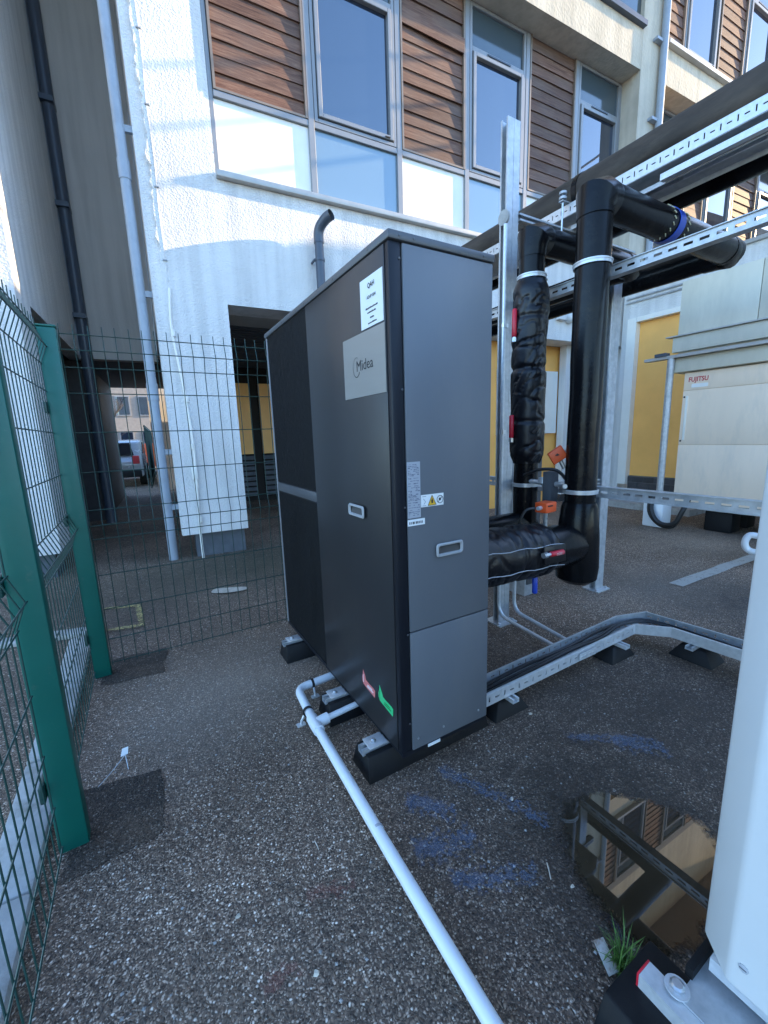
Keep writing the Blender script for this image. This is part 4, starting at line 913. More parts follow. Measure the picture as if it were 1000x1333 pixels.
# ================================================================== PIPE RACK
rk = thing('pipe_rack', 'galvanised strut rack with tall posts and slotted rails behind the heat pump', 'pipe rack', (2.7, 2.03, 0))
def post(x, z1, lab=None):
    b = B(); channel(b, (x-0.043, 2.03, 0.012), (x-0.043, 2.03, z1), (-1, 0, 0), 0.062, 0.0) if False else None
    channel(b, (x-0.001, 2.03, 0.01), (x-0.001, 2.03, z1), (-1, 0, 0), 0.055, 0.05)
    channel(b, (x+0.001, 2.03, 0.01), (x+0.001, 2.03, z1), (1, 0, 0), 0.055, 0.05)
    o = b.obj('post', 'galv', rk, smooth=False)
    pt = bx('base_plate', 'galv_light', o, x-0.085, x+0.085, 1.955, 2.105, 0.0, 0.0095)
    for sx in (-1, 1): bolt(o, (x+sx*0.065, 1.985, 0.0095), (0, 0, 1), 0.012, 0.012)
    return o
lp = post(2.125, 3.15); rp = post(3.255, 2.618)
ch = B(); channel(ch, (2.178, 2.03, 2.640), (3.42, 2.03, 2.640), (0, -1, 0), 0.041, 0.041); ch.obj('cross_strut', 'galv', rk, smooth=False)
B().tube([(2.045, 2.0, 2.61), (2.06, 2.0, 2.61)], 0.042, 18).obj('end_cap', 'kerb', rk)
ch = B(); channel(ch, (2.178, 2.045, 0.99), (3.20, 2.045, 0.93), (0, -1, 0), 0.041, 0.03); ch.obj('cross_strut', 'galv', rk, smooth=False)
def rail(z0, z1, x, y0, y1):
    b = B(); slotted(b, (x, y1, z0), (x, y0, z0), (0, 0, 1), z1-z0, (1, 0, 0), 0.003, 0.062, 0.038, 0.012)
    b.box(x+0.003, x+0.038, y0, y1, z1-0.003, z1).box(x+0.003, x+0.038, y0, y1, z0, z0+0.003)
    b.box(x-0.010, x, y0, y1, z1-0.004, z1).box(x-0.010, x, y0, y1, z0, z0+0.004)
    return b.obj('rail', 'galv', rk, smooth=False)
rail(2.108, 2.165, 2.185, -2.6, 2.25); rail(0.975, 1.035, 2.185, -2.6, 2.25)
bx('bracket', 'galv_light', rk, 2.176, 2.184, 1.99, 2.07, 2.06, 2.19); bx('bracket', 'galv_light', rk, 2.176, 2.184, 1.99, 2.07, 0.95, 1.06)
for x in (2.125, 3.255):     # the same frame repeats behind the camera
    b = B(); channel(b, (x-0.001, -1.7, 0.01), (x-0.001, -1.7, 3.0), (-1, 0, 0), 0.055, 0.05); channel(b, (x+0.001, -1.7, 0.01), (x+0.001, -1.7, 3.0), (1, 0, 0), 0.055, 0.05); b.obj('post', 'galv', rk, smooth=False)
ch = B(); channel(ch, (2.178, -1.7, 2.640), (3.20, -1.7, 2.640), (0, -1, 0), 0.041, 0.041); ch.obj('cross_strut', 'galv', rk, smooth=False)
# conduit on the left post
cdp = thing('steel_conduit', 'thin steel conduit clipped to the left rack post', 'conduit', (2.05, 2.0, 0))
B().tube([(2.052, 1.985, 2.57), (2.052, 1.985, 0.20)] + arc((2.052, 1.985, 0.20), (2.052, 1.985, 0.085), (2.0, 1.44, 0.085), 0.10)[1:] + [(1.995, 1.43, 0.085)], 0.0125, 10).obj('tube', 'galv_light', cdp)
for z_ in (0.6, 1.35, 2.0): B().ring((2.052, 1.985, z_), (0, 0, 1), 0.0126, 0.025, 0.004, 14).box(2.063, 2.08, 1.975, 1.995, z_-0.012, z_+0.012).obj('saddle', 'bolt', cdp)
cd2 = thing('steel_conduit', 'thin steel conduit bending from the rack post foot to the tray, right of its twin', 'conduit', (2.19, 2.0, 0))
B().tube([(2.195, 1.975, 0.90), (2.195, 1.975, 0.18)] + arc((2.195, 1.975, 0.18), (2.195, 1.975, 0.085), (2.12, 1.45, 0.085), 0.09)[1:] + [(2.115, 1.44, 0.085)], 0.0125, 10).obj('tube', 'galv_light', cd2)
B().ring((2.195, 1.975, 0.55), (0, 0, 1), 0.0126, 0.025, 0.004, 14).obj('saddle', 'bolt', cd2)
# overhead cable tray with slotted side
ot = thing('overhead_cable_tray', 'galvanised cable tray with slotted side running overhead under the dusty pipe', 'cable tray', (2.75, 1.2, 2.66))
b = B(); slotted(b, (2.60, 5.0, 2.725), (2.60, -2.6, 2.725), (0, 0, 1), 0.068, (1, 0, 0), 0.002, 0.034, 0.021, 0.0065, alt=True); b.box(2.602, 2.618, -2.6, 5.0, 2.791, 2.793); b.obj('tray_side', 'galv_light', ot, smooth=False)
b = B(); b.box(2.93, 2.932, -2.6, 5.0, 2.696, 2.793); b.obj('tray_side', 'galv_light', ot, smooth=False)
bx('tray_floor', 'galv', ot, 2.603, 2.929, -2.6, 5.0, 2.722, 2.7245)
bx('cover_strip', 'galv_light', ot, 2.625, 2.66, -2.6, 1.42, 2.668, 2.7)
b = B(); channel(b, (2.70, -2.6, 2.690), (2.70, 1.35, 2.690), (0, 0, -1), 0.06, 0.026); b.obj('stiffener', 'galv_light', ot, smooth=False)
b = B(); channel(b, (2.70, 1.352, 2.688), (2.70, 2.00, 2.688), (0, 0, -1), 0.06, 0.024); b.obj('stiffener', 'galv', ot, smooth=False)
hr = B().tube([(2.56, 1.985, 2.60), (2.56, 1.985, 2.86)], 0.006, 8).obj('hanger_rod', 'bolt', ot)
for z_ in (2.815, 2.845): B().tube([(2.56, 1.985, z_), (2.56, 1.985, z_+0.014)], 0.024, 12).obj('hanger_washer', 'galv', hr)
bx('hanger_arm', 'galv', ot, 2.54, 2.62, 1.97, 2.0, 2.80, 2.806)
# overhead insulated pipes
opA = thing('insulated_pipe', 'large dusty insulated pipe lying along the top of the overhead tray', 'pipe', (2.77, 1.2, 2.7))
B().tube([(2.77, -2.8 + i*0.26, 2.895) for i in range(30)], 0.118, 22, wob=lambda p, t, s: 0.004*noise.noise(p*6)).obj('lagging', 'foil_dusty', opA)
for y_ in (-0.6, 0.75, 1.98, 3.2, 4.4): B().ring((2.77, y_, 2.895), (0, 1, 0), 0.119, 0.035, 0.004, 26).obj('seam_band', 'foil', opA)
for y_ in (-1.6, 0.2, 2.03, 4.0): bx('pipe_shoe', 'galv', opA, 2.72, 2.82, y_-0.04, y_+0.04, 2.695, 2.785)
opB = thing('insulated_pipe', 'glossy black insulated pipe slung just below and behind the overhead tray', 'pipe', (3.08, 1.2, 2.7))
B().tube([(3.085, -2.8 + i*0.26, 2.795) for i in range(30)], 0.112, 22, wob=lambda p, t, s: 0.004*noise.noise(p*6)).obj('lagging', 'foil', opB)
for y_ in (-0.4, 0.9, 2.03, 3.3): B().ring((3.085, y_, 2.795), (0, 1, 0), 0.1135, 0.03, 0.003, 26).obj('seam_band', 'foil_dusty', opB)

# ------------------------------------------------------------------ risers
RX2, RY2 = 2.055, 1.405
def wob_f(amp, fr): return lambda p, t, s: amp*noise.noise(Vector((p.x*fr, p.y*fr, p.z*fr*0.6)))
def jacket(path, r, seg, n, amp, seed, pinch=()):
    """wrinkled lagging jacket: folds run round and along it"""
    def wob(p, t, s):
        q = p*4.5 + Vector((seed, 0, 0)); w1 = noise.noise(q)*amp*1.1
        f_ = noise.noise(Vector((p.x*8, p.y*8, p.z*11+seed+1.3*math.sin(t)))); g_ = noise.noise(Vector((p.x*13+5, p.y*13, p.z*9-seed))); w2 = -amp*0.9*math.exp(-(f_/0.06)**2) - amp*0.5*math.exp(-(g_/0.05)**2)
        e = 0
        for c, wdt, dep in pinch: e -= dep*math.exp(-((s-c)/wdt)**2)
        end = -0.02*(math.exp(-(s/0.035)**2) + math.exp(-((1-s)/0.035)**2))
        return w1 + w2 + e + end
    P = [Vector(path[0]).lerp(Vector(path[1]), i/seg) for i in range(seg+1)]
    return B().tube(P, r, n, wob=wob)
r2 = thing('insulated_riser', 'glossy black insulated riser pipe on the right, bending back over the rail at its top', 'pipe', (RX2, RY2, 0.5))
B().tube([(RX2, RY2, 0.515 + i*0.09) for i in range(22)], 0.080, 24, wob=wob_f(0.006, 7)).obj('riser_lagging', 'foil', r2)
# mitred top elbow and horizontal run over the rail, then back to the facade
def mitre(name, pts, r, par, mat='foil', n=20):
    return B().tube(pts, r, n, wob=wob_f(0.004, 9)).obj(name, mat, par, ang=30)
mitre('top_elbow', [(RX2, RY2, 2.36), (RX2, RY2, 2.40), (RX2+0.002, RY2, 2.445), (RX2+0.04, RY2, 2.455), (RX2+0.10, RY2, 2.455)], [0.083, 0.084, 0.098, 0.090, 0.082], r2)
B().tube([(RX2+0.05 + i*0.1, RY2, 2.455) for i in range(15)], 0.080, 22, wob=wob_f(0.004, 8)).obj('cross_lagging', 'foil', r2)
mitre('far_elbow', [(3.40, RY2, 2.455), (3.44, RY2, 2.455), (3.475, RY2+0.01, 2.455), (3.475, RY2+0.06, 2.455), (3.475, RY2+0.14, 2.455)], [0.083, 0.085, 0.098, 0.088, 0.083], r2)
B().tube([(3.475, RY2+0.08 + i*0.2, 2.455) for i in range(18)], 0.080, 20, wob=wob_f(0.004, 8)).obj('return_lagging', 'foil', r2)
B().ring((2.70, RY2, 2.455), (1, 0.05, 0), 0.0835, 0.062, 0.003, 30).obj('blue_tape_wrap', 'tape', r2)
M['cream_print'] = pm('cream_print', (0.62, 0.60, 0.42), 0.5)
for x in (2.625, 2.775):
    tp = B()
    for k in range(18):
        t = k*6.283/18; tp.tube([(x-0.009, RY2+0.0835*math.cos(t), 2.455+0.0835*math.sin(t)), (x+0.009, RY2+0.0835*math.cos(t+.12), 2.455+0.0835*math.sin(t+.12))], 0.003, 5)
    tp.obj('printed_band', 'cream_print', r2, kind='stuff')
# thick lower bend and the quilted jacket to the heat pump
B().tube([(RX2, RY2, 0.505), (RX2, RY2, 0.53), (RX2, RY2, 0.60), (RX2, RY2, 0.78), (RX2, RY2, 0.93), (RX2, RY2, 0.96)], [0.070, 0.105, 0.112, 0.105, 0.092, 0.082], 24, wob=wob_f(0.010, 9)).obj('lower_bend', 'foil', r2)
B().tube([(1.74, RY2, 0.745), (1.85, RY2, 0.74), (1.96, RY2, 0.73), (2.06, RY2, 0.72)], [0.118, 0.120, 0.112, 0.09], 22, wob=wob_f(0.01, 10)).obj('bend_lagging', 'foil', r2)
jk = jacket([(1.182, RY2, 0.775), (1.76, RY2, 0.745)], 0.137, 90, 64, 0.009, 2.0, ((0.55, 0.02, 0.008), (0.86, 0.015, 0.012))).obj('quilted_jacket', 'foil_jacket', r2, ang=60)
st = B()
for off in (-0.35, 0.42):
    st.tube([(1.22+i*0.054, RY2-0.141*math.cos(off)-0.004, 0.772-0.0028*i+0.141*math.sin(off)+0.004*math.sin(i*1.7)) for i in range(11)], 0.002, 5)
st.obj('stitching', 'silver_label', jk)
pk = B().prism([(1.60, RY2-0.150, 0.72), (1.76, RY2-0.146, 0.715), (1.76, RY2-0.140, 0.80), (1.60, RY2-0.142, 0.81)], (0, 0.012, 0)).obj('pocket_flap', 'foil_jacket', jk, bev=0.004)
def pipe_ring(par, c, r, to=None):
    o = B().ring(c, (0, 0, 1), r, 0.022, 0.005, 30).ring((c[0], c[1], c[2]+0.006), (0, 0, 1), r+0.004, 0.006, 0.004, 30).obj('pipe_ring', 'galv_light', par)
    bx('ring_lug', 'galv_light', o, c[0]+r-0.004, c[0]+r+0.035, c[1]-0.02, c[1]+0.02, c[2]-0.014, c[2]+0.014, bev=0.003)
    bolt(o, (c[0]+r+0.02, c[1]-0.02, c[2]), (0, -1, 0), 0.008, 0.012); return o
pipe_ring(r2, (RX2, RY2, 2.15), 0.084); pipe_ring(r2, (RX2, RY2, 1.02), 0.084)
RX1, RY1 = 2.035, 1.765
r1 = thing('insulated_riser', 'black riser pipe on the left wrapped in a wrinkled lagging jacket', 'pipe', (RX1, RY1, 0.6))
B().tube([(RX1, RY1, 0.62 + i*0.0605) for i in range(30)], 0.071, 22, wob=wob_f(0.005, 8)).obj('riser_lagging', 'foil', r1)
mitre('top_elbow', [(RX1, RY1, 2.30), (RX1, RY1, 2.35), (RX1+0.002, RY1, 2.395), (RX1+0.04, RY1, 2.405), (RX1+0.10, RY1, 2.405)], [0.075, 0.077, 0.09, 0.083, 0.074], r1)
B().tube([(RX1+0.05+i*0.1, RY1, 2.405) for i in range(10)], 0.072, 20, wob=wob_f(0.004, 8)).obj('cross_lagging', 'foil', r1)
mitre('far_elbow', [(2.90, RY1, 2.405), (2.95, RY1, 2.405), (2.985, RY1+0.01, 2.405), (2.985, RY1+0.06, 2.405), (2.985, RY1+0.14, 2.405)], [0.075, 0.077, 0.088, 0.08, 0.075], r1)
B().tube([(2.985, RY1+0.08+i*0.2, 2.405) for i in range(16)], 0.072, 20, wob=wob_f(0.004, 8)).obj('return_lagging', 'foil', r1)
jk1 = jacket([(RX1, RY1, 1.16), (RX1, RY1, 2.19)], 0.100, 150, 64, 0.010, 7.0, ((0.24, 0.012, 0.008), (0.53, 0.014, 0.012), (0.80, 0.012, 0.006))).obj('wrinkled_jacket', 'foil_jacket', r1, ang=60)
B().tube([(1.19, RY1, 0.78), (1.95, RY1, 0.78), (RX1, RY1, 0.74)], [0.085, 0.085, 0.07], 18, wob=wob_f(0.01, 10)).obj('lower_bend', 'foil', r1)
B().tube([(RX1, RY1, 0.60), (RX1, RY1, 0.64), (RX1, RY1, 0.8)], [0.06, 0.085, 0.083], 18).obj('bend_cap', 'foil', r1)
pipe_ring(r1, (RX1, RY1, 2.20), 0.074); pipe_ring(r1, (RX1, RY1, 1.03), 0.074)
# jacket toggles
for z_ in (1.18, 1.34, 1.72): B().tube([(RX1-0.065, RY1-0.10, z_), (RX1-0.045, RY1-0.115, z_+0.03)], 0.008, 6).obj('jacket_toggle', 'cable', jk1)
# ------------------------------------------------------------------ valves
def lever(label, p0, p1, mat, r=0.014, sh=0.35, cat='valve lever', txt=None):
    p0, p1 = Vector(p0), Vector(p1); d = p1-p0
    t = thing('valve_lever', label, cat, tuple(p0))
    B().tube([p0, p0+d*sh], [0.008, 0.008], 8).obj('steel_arm', 'galv_light', t)
    B().tube([p0+d*sh*0.8, p0+d*(sh*0.8+0.04), p0+d*0.96, p1], [r*0.8, r, r, r*0.7], 10).obj('grip', mat, t)
    B().tube([p0-d.normalized()*0.012, p0+d.normalized()*0.012], 0.014, 8).obj('spindle', 'bolt', t)
    return t
vd = Vector((0.754, 0.657, 0)); vl = Vector((-0.657, 0.754, 0)); c1 = Vector((RX1, RY1, 0))
q = c1 + vl*0.085 - vd*0.075
lever('red valve lever standing upright high on the wrinkled jacket', q + Vector((0,0,1.865)), q + Vector((0,0,2.03)), 'red_lever', sh=0.12)
q = c1 + vl*0.088 - vd*0.080
lever('red valve lever standing upright low on the wrinkled jacket', q + Vector((0,0,1.30)), q + Vector((0,0,1.445)), 'red_lever', sh=0.12)
lv = lever('red and silver valve lever lying across the quilted jacket', (1.585, RY2-0.158, 0.775), (1.715, RY2-0.160, 0.772), 'red_lever', r=0.013)
text_obj('CORE 1', 0.016, 'white_text', lv, lambda tx, ty: (1.648+tx, RY2-0.1745, 0.767+ty))
lever('blue valve lever hanging straight down below the quilted jacket', (1.70, RY2-0.01, 0.635), (1.70, RY2-0.012, 0.515), 'blue_lever', sh=0.3)
def actuator(label, c, ax, size=(0.045, 0.035, 0.035)):
    t = thing('valve_actuator', label, 'actuator', tuple(c)); c = Vector(c)
    e1, e2, e3 = [Vector(q).normalized() for q in ax]; s = size; b = B()
    vs = [c + e1*a_*s[0] + e2*b_*s[1] + e3*d_*s[2] for d_ in (-1, 1) for (a_, b_) in ((-1,-1),(1,-1),(1,1),(-1,1))]
    b.add(vs, [(0,3,2,1),(4,5,6,7),(0,1,5,4),(1,2,6,5),(2,3,7,6),(3,0,4,7)]); b.obj('housing', 'orange', t, bev=0.006, seg=3)
    return t, c, e1, e2, e3
t, c, e1, e2, e3 = actuator('orange actuator box tilted between the two riser pipes', (2.0, 1.52, 1.215), ((0.55, -0.55, 0.55), (-0.35, 0.35, 0.80), (-0.75, -0.65, 0)), (0.042, 0.036, 0.036))
B().tube([c-e2*0.03, c-e2*0.075+Vector((0,0,-0.01))], 0.011, 10).obj('neck', 'bolt', t)
B().tube([c+e1*0.03, c+Vector((0.02, -0.05, 0.025)), (RX2, RY2+0.07, 1.25)], 0.008, 10).obj('sensor_tube', 'galv_light', t)
bk = B(); o3 = c + e3*0.0365
bk.prism([o3-e1*0.012+e2*0.006, o3+e1*0.004+e2*0.010, o3+e1*0.010-e2*0.004, o3-e1*0.002-e2*0.002], e3*0.002); bk.obj('black_mark', 'cable', t)
bx('mounting_box', 'plinth', t, 1.985, 2.05, 1.54, 1.60, 0.94, 1.12, bev=0.006)
t, c, e1, e2, e3 = actuator('orange actuator box standing on the quilted jacket', (1.77, RY2-0.005, 0.965), ((0.98, 0.12, 0), (0, 0, 1), (-0.12, 0.98, 0)), (0.046, 0.026, 0.034))
B().tube([c-e2*0.025, c-e2*0.11], 0.011, 10).obj('neck', 'bolt', t); B().tube([c-e1*0.045, c-e1*0.07], 0.011, 10).obj('cable_gland', 'galv_light', t)
bx('maker_print', 'cable', t, 1.738, 1.772, c.y-0.0415, c.y-0.0385, 0.973, 0.979)
lp_ = thing('cable_loop', 'black flexible cable looping between the actuators and the steel test pipe', 'cable', (1.95, 1.55, 0.9))
B().tube(smooth_path([(1.70, RY2+0.005, 0.965), (1.64, 1.42, 0.955), (1.62, 1.44, 0.88), (1.64, 1.46, 0.80)], 6), 0.007, 8).obj('tail', 'cable', lp_)
B().tube(smooth_path([(1.90, 1.66, 1.10), (1.93, 1.58, 1.135), (1.98, 1.50, 1.13), (2.02, 1.455, 1.06), (2.03, 1.45, 1.02)], 6), 0.009, 8).obj('loop', 'cable', lp_)
tpipe = thing('test_pipe', 'short steel test pipe with a round fitting joining the two risers', 'pipe', (2.02, 1.58, 1.05))
B().tube([(2.01, RY1-0.05, 1.055), (2.03, RY2+0.05, 1.045)], 0.014, 10).obj('tube', 'galv_light', tpipe)
B().tube([(2.015, 1.62, 1.05), (2.015, 1.62, 1.082)], [0.030, 0.024], 14).obj('fitting', 'galv_light', tpipe)
B().tube([(1.985, RY2+0.075, 1.045), (1.95, RY2+0.02, 1.052)], 0.013, 10).obj('end_plug', 'bolt', tpipe)

# electrical box behind the rack
eb = thing('metal_cabinet', 'grey metal cabinet standing behind the left riser', 'cabinet', (2.72, 2.4, 0))
bx('body', 'galv', eb, 2.62, 2.78, 2.25, 2.45, 0.0, 1.95, bev=0.006); bx('door', 'hp_lid', eb, 2.635, 2.765, 2.238, 2.249, 0.1, 1.92, bev=0.004); bx('handle', 'bolt', eb, 2.648, 2.658, 2.225, 2.2375, 0.95, 1.08)

# ================================================================== GROUND CABLE TRAY
gt = thing('ground_cable_tray', 'galvanised cable tray of black cables lying low on rubber feet, turning toward us', 'cable tray', (2.0, 1.34, 0.1))
OUT = [(1.19, 1.393), (2.524, 1.430), (2.745, 1.362), (2.795, 0.882), (2.80, -0.7)]
INN = [(1.19, 1.268), (2.50, 1.292), (2.632, 1.150), (2.652, 0.816), (2.655, -0.7)]
ZL, ZH = 0.104, 0.162
for path, tdx in ((OUT, 1), (INN, -1)):
    for i in range(4):
        a_, b_ = Vector((*path[i], ZL)), Vector((*path[i+1], ZL)); d = (b_-a_).normalized(); nrm = Vector((-d.y, d.x, 0))*tdx
        bb = B()
        if (b_-a_).length > 0.4: slotted(bb, a_, b_, (0,0,1), ZH-ZL, nrm, 0.0018, 0.05, 0.026, 0.008, alt=True)
        else: bb.prism([a_, b_, b_+Vector((0,0,ZH-ZL)), a_+Vector((0,0,ZH-ZL))], nrm*0.0018)
        up_ = Vector((0, 0, ZH-ZL)); bb.prism([a_+up_, b_+up_, b_+up_-nrm*0.011, a_+up_-nrm*0.011], (0, 0, 0.0018))
        bb.obj('tray_side', 'galv_light' if tdx < 0 else 'galv', gt, smooth=False)
fl_ = B()
for i in range(4):
    o0, o1, i0, i1 = [Vector((*q, ZL-0.002)) for q in (OUT[i], OUT[i+1], INN[i], INN[i+1])]
    n = max(1, int((o1-o0).length/0.05))
    for k in range(n):     # perforated floor: strips with slots left open
        for (f0, f1) in ((0, 1),):
            A, Bv, C, Dv = o0.lerp(o1, k/n), o0.lerp(o1, (k+0.62)/n), i0.lerp(i1, (k+0.62)/n), i0.lerp(i1, k/n)
            fl_.prism([A, Bv, C, Dv], (0, 0, 0.0018))
            A2, B2, C2, D2 = Bv, o0.lerp(o1, (k+1)/n), i0.lerp(i1, (k+1)/n), C
            for s0, s1 in ((0, .12), (.3, .45), (.62, .72), (.88, 1)): fl_.prism([A2.lerp(D2, s0), B2.lerp(C2, s0), B2.lerp(C2, s1), A2.lerp(D2, s1)], (0, 0, 0.0018))
fl_.obj('tray_floor', 'galv_light', gt, smooth=False)
jp = B().box(1.93, 2.07, 1.268, 1.274, 0.115, 0.152)
jp.obj('joint_plate', 'galv_light', gt, smooth=False)
for x in (1.95, 1.98, 2.02, 2.05): bolt(gt, (x, 1.27, 0.133), (0, -1, 0), 0.007, 0.006)
random.seed(21)
for k, (f, lab) in enumerate(((0.82, 'black cable in the ground tray running along its far side'), (0.66, 'black cable in the middle of the ground tray, rising at the joint'), (0.50, 'black cable in the ground tray running nearest the near side'))):
    c = []
    for i in range(5):
        o0, i0 = Vector((*OUT[i], 0)), Vector((*INN[i], 0)); q = i0.lerp(o0, f + random.uniform(-.06, .06)); c.append((q.x, q.y, ZL+0.012+0.010*k*(i in (1, 2))))
        if i == 0:
            for s in (0.3, 0.6, 0.8):
                q = i0.lerp(o0, f+random.uniform(-.12, .12)).lerp(Vector((*INN[1], 0)).lerp(Vector((*OUT[1], 0)), f), s); c.append((q.x, q.y, ZL+0.012+random.uniform(0, .02)))
    o = B().tube(smooth_path(c, 6), 0.010 - 0.001*k, 8).obj('black_cable', 'cable', org=(c[0][0], c[0][1], ZL)); tag(o, lab, 'cable', 'cables in the ground tray')
def small_foot(label, x, y, rz):
    t = thing('support_foot', label, 'support foot', (x, y, 0), group='small rubber feet under the cable tray'); t.rotation_euler = (0, 0, rz)
    A, C = (0.115, 0.085), (0.066, 0.052); z1 = 0.078
    v = [(x-A[0], y-A[1], 0), (x+A[0], y-A[1], 0), (x+A[0], y+A[1], 0), (x-A[0], y+A[1], 0), (x-C[0], y-C[1], z1), (x+C[0], y-C[1], z1), (x+C[0], y+C[1], z1), (x-C[0], y+C[1], z1)]
    B().add(v, [(0,3,2,1),(4,5,6,7),(0,1,5,4),(1,2,6,5),(2,3,7,6),(3,0,4,7)]).obj('rubber_block', 'rubber', t, bev=0.006)
    channel(B(), (x, y-0.10, z1+0.0005), (x, y+0.10, z1+0.0005), (0, 0, 1), 0.041, 0.021).obj('strut', 'galv_light', t, smooth=False)
small_foot('small black rubber foot under the ground tray, right beside the heat pump', 1.41, 1.34, 0.0)
small_foot('small black rubber foot under the ground tray just before its bend', 2.33, 1.335, 0.0)
small_foot('small black rubber foot under the ground tray just after its bend', 2.70, 1.04, R(90))

# ================================================================== RIGHT BACKGROUND: FUJITSU UNIT AND DUCT ENCLOSURE
FXu = 6.2
fu = thing('condensing_unit', 'large beige outdoor unit with red maker lettering standing by the amber door', 'outdoor unit', (6.6, 1.6, 0))
bx('body', 'beige_unit', fu, FXu+0.012, 7.05, 0.0, 2.845, 0.36, 2.02)
bx('panel', 'beige_unit', fu, FXu, FXu+0.012, 0.0, 2.85, 1.80, 2.02, bev=0.003); bx('panel', 'beige_unit', fu, FXu, FXu+0.012, 0.0, 2.85, 1.112, 1.795, bev=0.003); pl3 = bx('panel', 'beige_unit', fu, FXu, FXu+0.012, 0.0, 2.85, 0.38, 1.107, bev=0.003)
text_obj('FUJITSU', 0.078, 'red_print', fu, lambda tx, ty: (FXu-0.003, 2.80-tx*0.82, 1.905+ty), bold=0.002)
bx('model_label', 'paper', fu, FXu-0.003, FXu-0.0005, 2.58, 2.76, 1.83, 1.875)
bx('grip_strip', 'spandrel', fu, FXu-0.012, FXu-0.0005, 2.785, 2.81, 1.17, 1.73, bev=0.003)
for z_ in (1.72, 1.16): bolt(fu, (FXu, 2.83, z_), (-1, 0, 0), 0.012, 0.006, 'dark_print')
bx('base_frame', 'galv', fu, FXu-0.02, 7.0, 0.05, 2.55, 0.28, 0.355); 
for y_ in (0.3, 1.3, 2.35): bx('leg', 'rubber', fu, 6.28, 6.55, y_-0.15, y_+0.15, 0.0, 0.279, bev=0.02); bx('leg', 'rubber', fu, 6.75, 7.0, y_-0.15, y_+0.15, 0.0, 0.279, bev=0.02)
de = thing('duct_enclosure', 'cream sheet metal enclosure sitting on top of the beige outdoor unit', 'duct enclosure', (6.6, 1.6, 2.02))
for y0, y1 in ((2.16, 2.965), (0.9, 2.154), (-0.3, 0.894)): bx('panel', 'cream', de, FXu-0.02, FXu+0.02, y0, y1, 2.50, 3.14, bev=0.004)
bx('casing', 'cream', de, FXu+0.021, 7.2, -0.3, 2.96, 2.03, 3.12)
bx('skirt', 'cream', de, FXu-0.06, FXu+0.018, -0.3, 3.0, 2.29, 2.475, bev=0.004); bx('skirt', 'cream', de, FXu-0.06, FXu+0.018, -0.3, 3.0, 2.035, 2.21, bev=0.004)
bx('ledge', 'sill', de, FXu-0.10, FXu+0.018, -0.3, 3.07, 2.478, 2.492); bx('ledge', 'sill', de, FXu-0.14, FXu-0.02, -0.3, 3.30, 2.215, 2.25)
bx('ledge_bracket', 'pipe_dark', de, FXu-0.16, FXu-0.06, 3.02, 3.16, 2.251, 2.29)
up_ = thing('steel_upright', 'round steel upright holding the end of the cream enclosure ledge', 'post', (6.1, 3.0, 0))
B().tube([(6.10, 2.98, 0.34), (6.10, 2.98, 2.214)], 0.042, 14).obj('tube', 'galv', up_); bx('shoe', 'pvc', up_, 5.98, 6.22, 2.86, 3.12, 0.0, 0.339, bev=0.02)
lc = thing('cable_loop', 'thick black cable hanging in a loop under the steel upright', 'cable', (5.9, 2.8, 0.1))
B().tube(smooth_path([(6.0, 3.0, 0.50), (5.92, 2.98, 0.25), (5.9, 2.86, 0.09), (5.9, 2.68, 0.10), (5.92, 2.6, 0.28), (6.0, 2.58, 0.42)], 6), 0.03, 10).obj('loop', 'cable', lc)
B().tube(smooth_path([(6.0, 3.03, 0.50), (5.95, 3.02, 0.22), (5.94, 2.88, 0.06), (5.94, 2.70, 0.06), (5.95, 2.62, 0.28), (6.0, 2.60, 0.42)], 6), 0.022, 10).obj('loop', 'cable', lc)
trp = thing('drain_trap', 'white plastic drain trap bend at the foot of the beige outdoor unit', 'pipe', (5.0, 1.6, 0))
B().tube(smooth_path([(5.05, 1.48, 0.27), (5.02, 1.60, 0.29), (5.0, 1.63, 0.21), (5.02, 1.60, 0.14), (5.06, 1.50, 0.13), (5.4, 1.2, 0.13)], 6), 0.030, 12).obj('bend', 'pvc', trp)
bx('saddle', 'galv', trp, 5.16, 5.20, 1.35, 1.43, 0.0, 0.10)

# ================================================================== RIGHT FOREGROUND UNIT
UX, UY, UZ = 0.945, 0.312, 0.185
ru = thing('outdoor_unit', 'white cabinet cut off by the right edge, nearest us', 'outdoor unit', (1.35, -0.2, 0))
cf = 0.062
prof = [(UX, -0.9), (UX, UY-cf-0.004), (UX+cf, UY), (1.75, UY), (1.75, -0.9)]
B().prism([(p[0], p[1], UZ) for p in prof], (0, 0, 1.62)).obj('casing', 'white_unit', ru, bev=0.009, seg=3)
bolt(ru, (UX, 0.222, 0.252), (-1, 0, 0), 0.009, 0.003, 'silver_label')
bx('screw_slot', 'pipe_dark', ru, UX-0.0035, UX-0.0031, 0.216, 0.228, 0.2508, 0.2532)
bx('base_tray', 'galv_light', ru, UX+0.02, 1.7, -0.8, UY-0.03, 0.150, 0.1845)
bx('top_cap', 'white_unit', ru, UX-0.01, 1.76, -0.91, UY+0.01, UZ+1.622, UZ+1.65, bev=0.01)
bx('mounting_foot', 'galv', ru, 0.875, 1.16, 0.18, 0.30, 0.1215, 0.1262); bx('foot_gasket', 'rubber', ru, 0.93, 1.3, 0.297, 0.312, 0.1265, 0.152)
sf = thing('support_foot', 'black rubber foot with red-capped steel strut at the bottom right corner', 'support foot', (0.87, 0.1, 0))
hw = 0.14; yc0, yc1 = -0.45, 0.402; xc = 0.868
pts = [(xc-hw, yc1, 0), (xc+hw, yc1, 0), (xc+0.095, yc1, 0.085), (xc-0.095, yc1, 0.085)]
B().prism(pts, (0, yc0-yc1, 0)).obj('rubber_block', 'rubber', sf, bev=0.006)
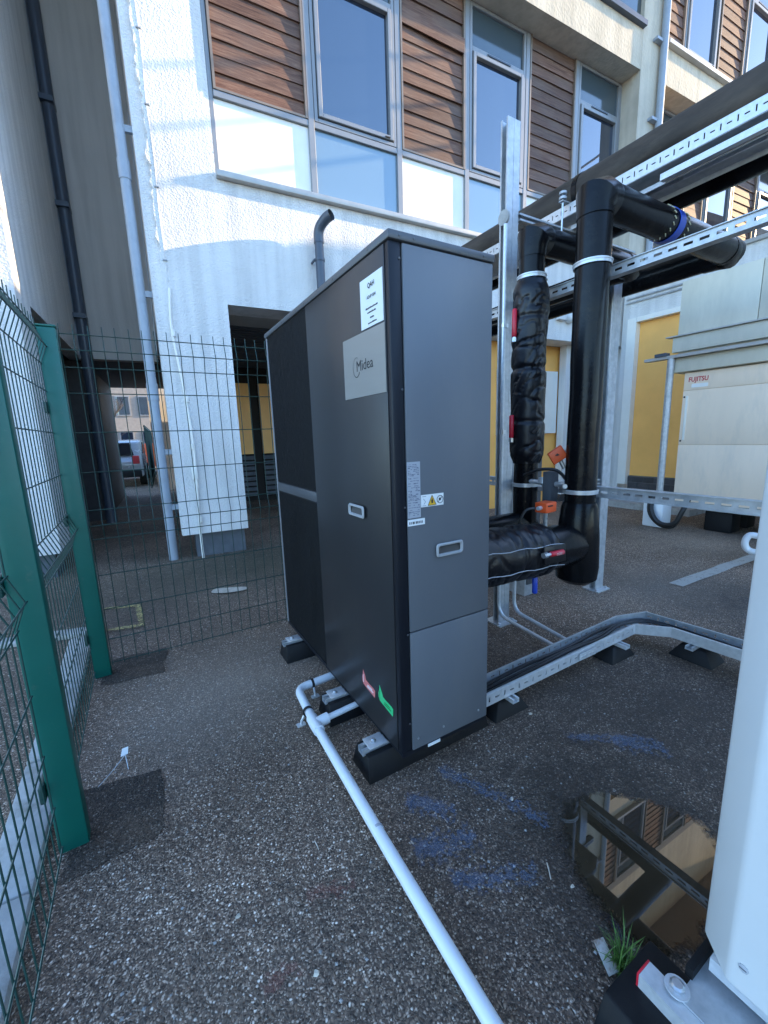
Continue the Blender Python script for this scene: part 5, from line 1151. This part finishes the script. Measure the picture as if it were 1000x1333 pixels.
channel(B(), (xc, 0.366, 0.1205), (xc, -0.45, 0.1205), (0, 0, -1), 0.046, 0.035).obj('strut', 'galv_light', sf, smooth=False)
bx('red_end_cap', 'red_lever', sf, xc-0.024, xc+0.024, 0.3662, 0.371, 0.084, 0.1215, bev=0.002)
wsh = B().tube([(0.888, 0.308, 0.1262), (0.888, 0.308, 0.1302)], 0.024, 20).obj('washer', 'galv_light', sf)
bolt(wsh, (0.888, 0.308, 0.1302), (0, 0, 1), 0.015, 0.010)
# grass tuft and a weathered tag beside it
gr = thing('grass_tuft', 'small tuft of green grass growing from the asphalt by the puddle', 'grass', (0.905, 0.435, 0))
b = B(); random.seed(17)
for i in range(95):
    a_ = random.uniform(0, 6.28); ln_ = random.uniform(0.035, 0.105); lean = random.uniform(0.1, 0.9); x, y = 0.905+random.gauss(0, .014), 0.435+random.gauss(0, .010)
    d = Vector((math.cos(a_), math.sin(a_), 0)); s_ = Vector((-d.y, d.x, 0))*0.0016; p0 = Vector((x, y, 0)); pts = [p0 + d*(ln_*lean*t*t) + Vector((0, 0, ln_*(t - 0.25*lean*t*t))) for t in (0, .35, .7, 1)]
    vs = []
    for k, p in enumerate(pts): wd = (1, .9, .6, .05)[k]; vs += [p - s_*wd, p + s_*wd]
    b.add(vs, [(0,1,3,2), (2,3,5,4), (4,5,7,6)])
b.obj('blades', 'grass', gr, smooth=False, kind='stuff')
wt = thing('plastic_tag', 'weathered white plastic tag lying flat left of the grass tuft', 'tag', (0.885, 0.462, 0))
B().prism([(0.856, 0.436, 0.006), (0.889, 0.428, 0.006), (0.916, 0.490, 0.014), (0.887, 0.499, 0.014)], (0, 0, 0.003)).obj('strip', 'tag', wt, bev=0.0008)
for (x, y, an, ln_, lab) in ((0.93,0.665,0.9,0.05,'single dry straw on the asphalt left of the puddle'), (0.36,1.13,1.6,0.035,'pale dry straw lying left of the white pipe')):
    d = Vector((math.cos(an), math.sin(an), 0))*ln_
    tag(B().tube([(x, y, 0.004), Vector((x, y, 0.008))+d*.5, Vector((x, y, 0.004))+d], 0.0018, 5).obj('dry_straw', 'stone', org=(x, y, 0)), lab, 'straw')
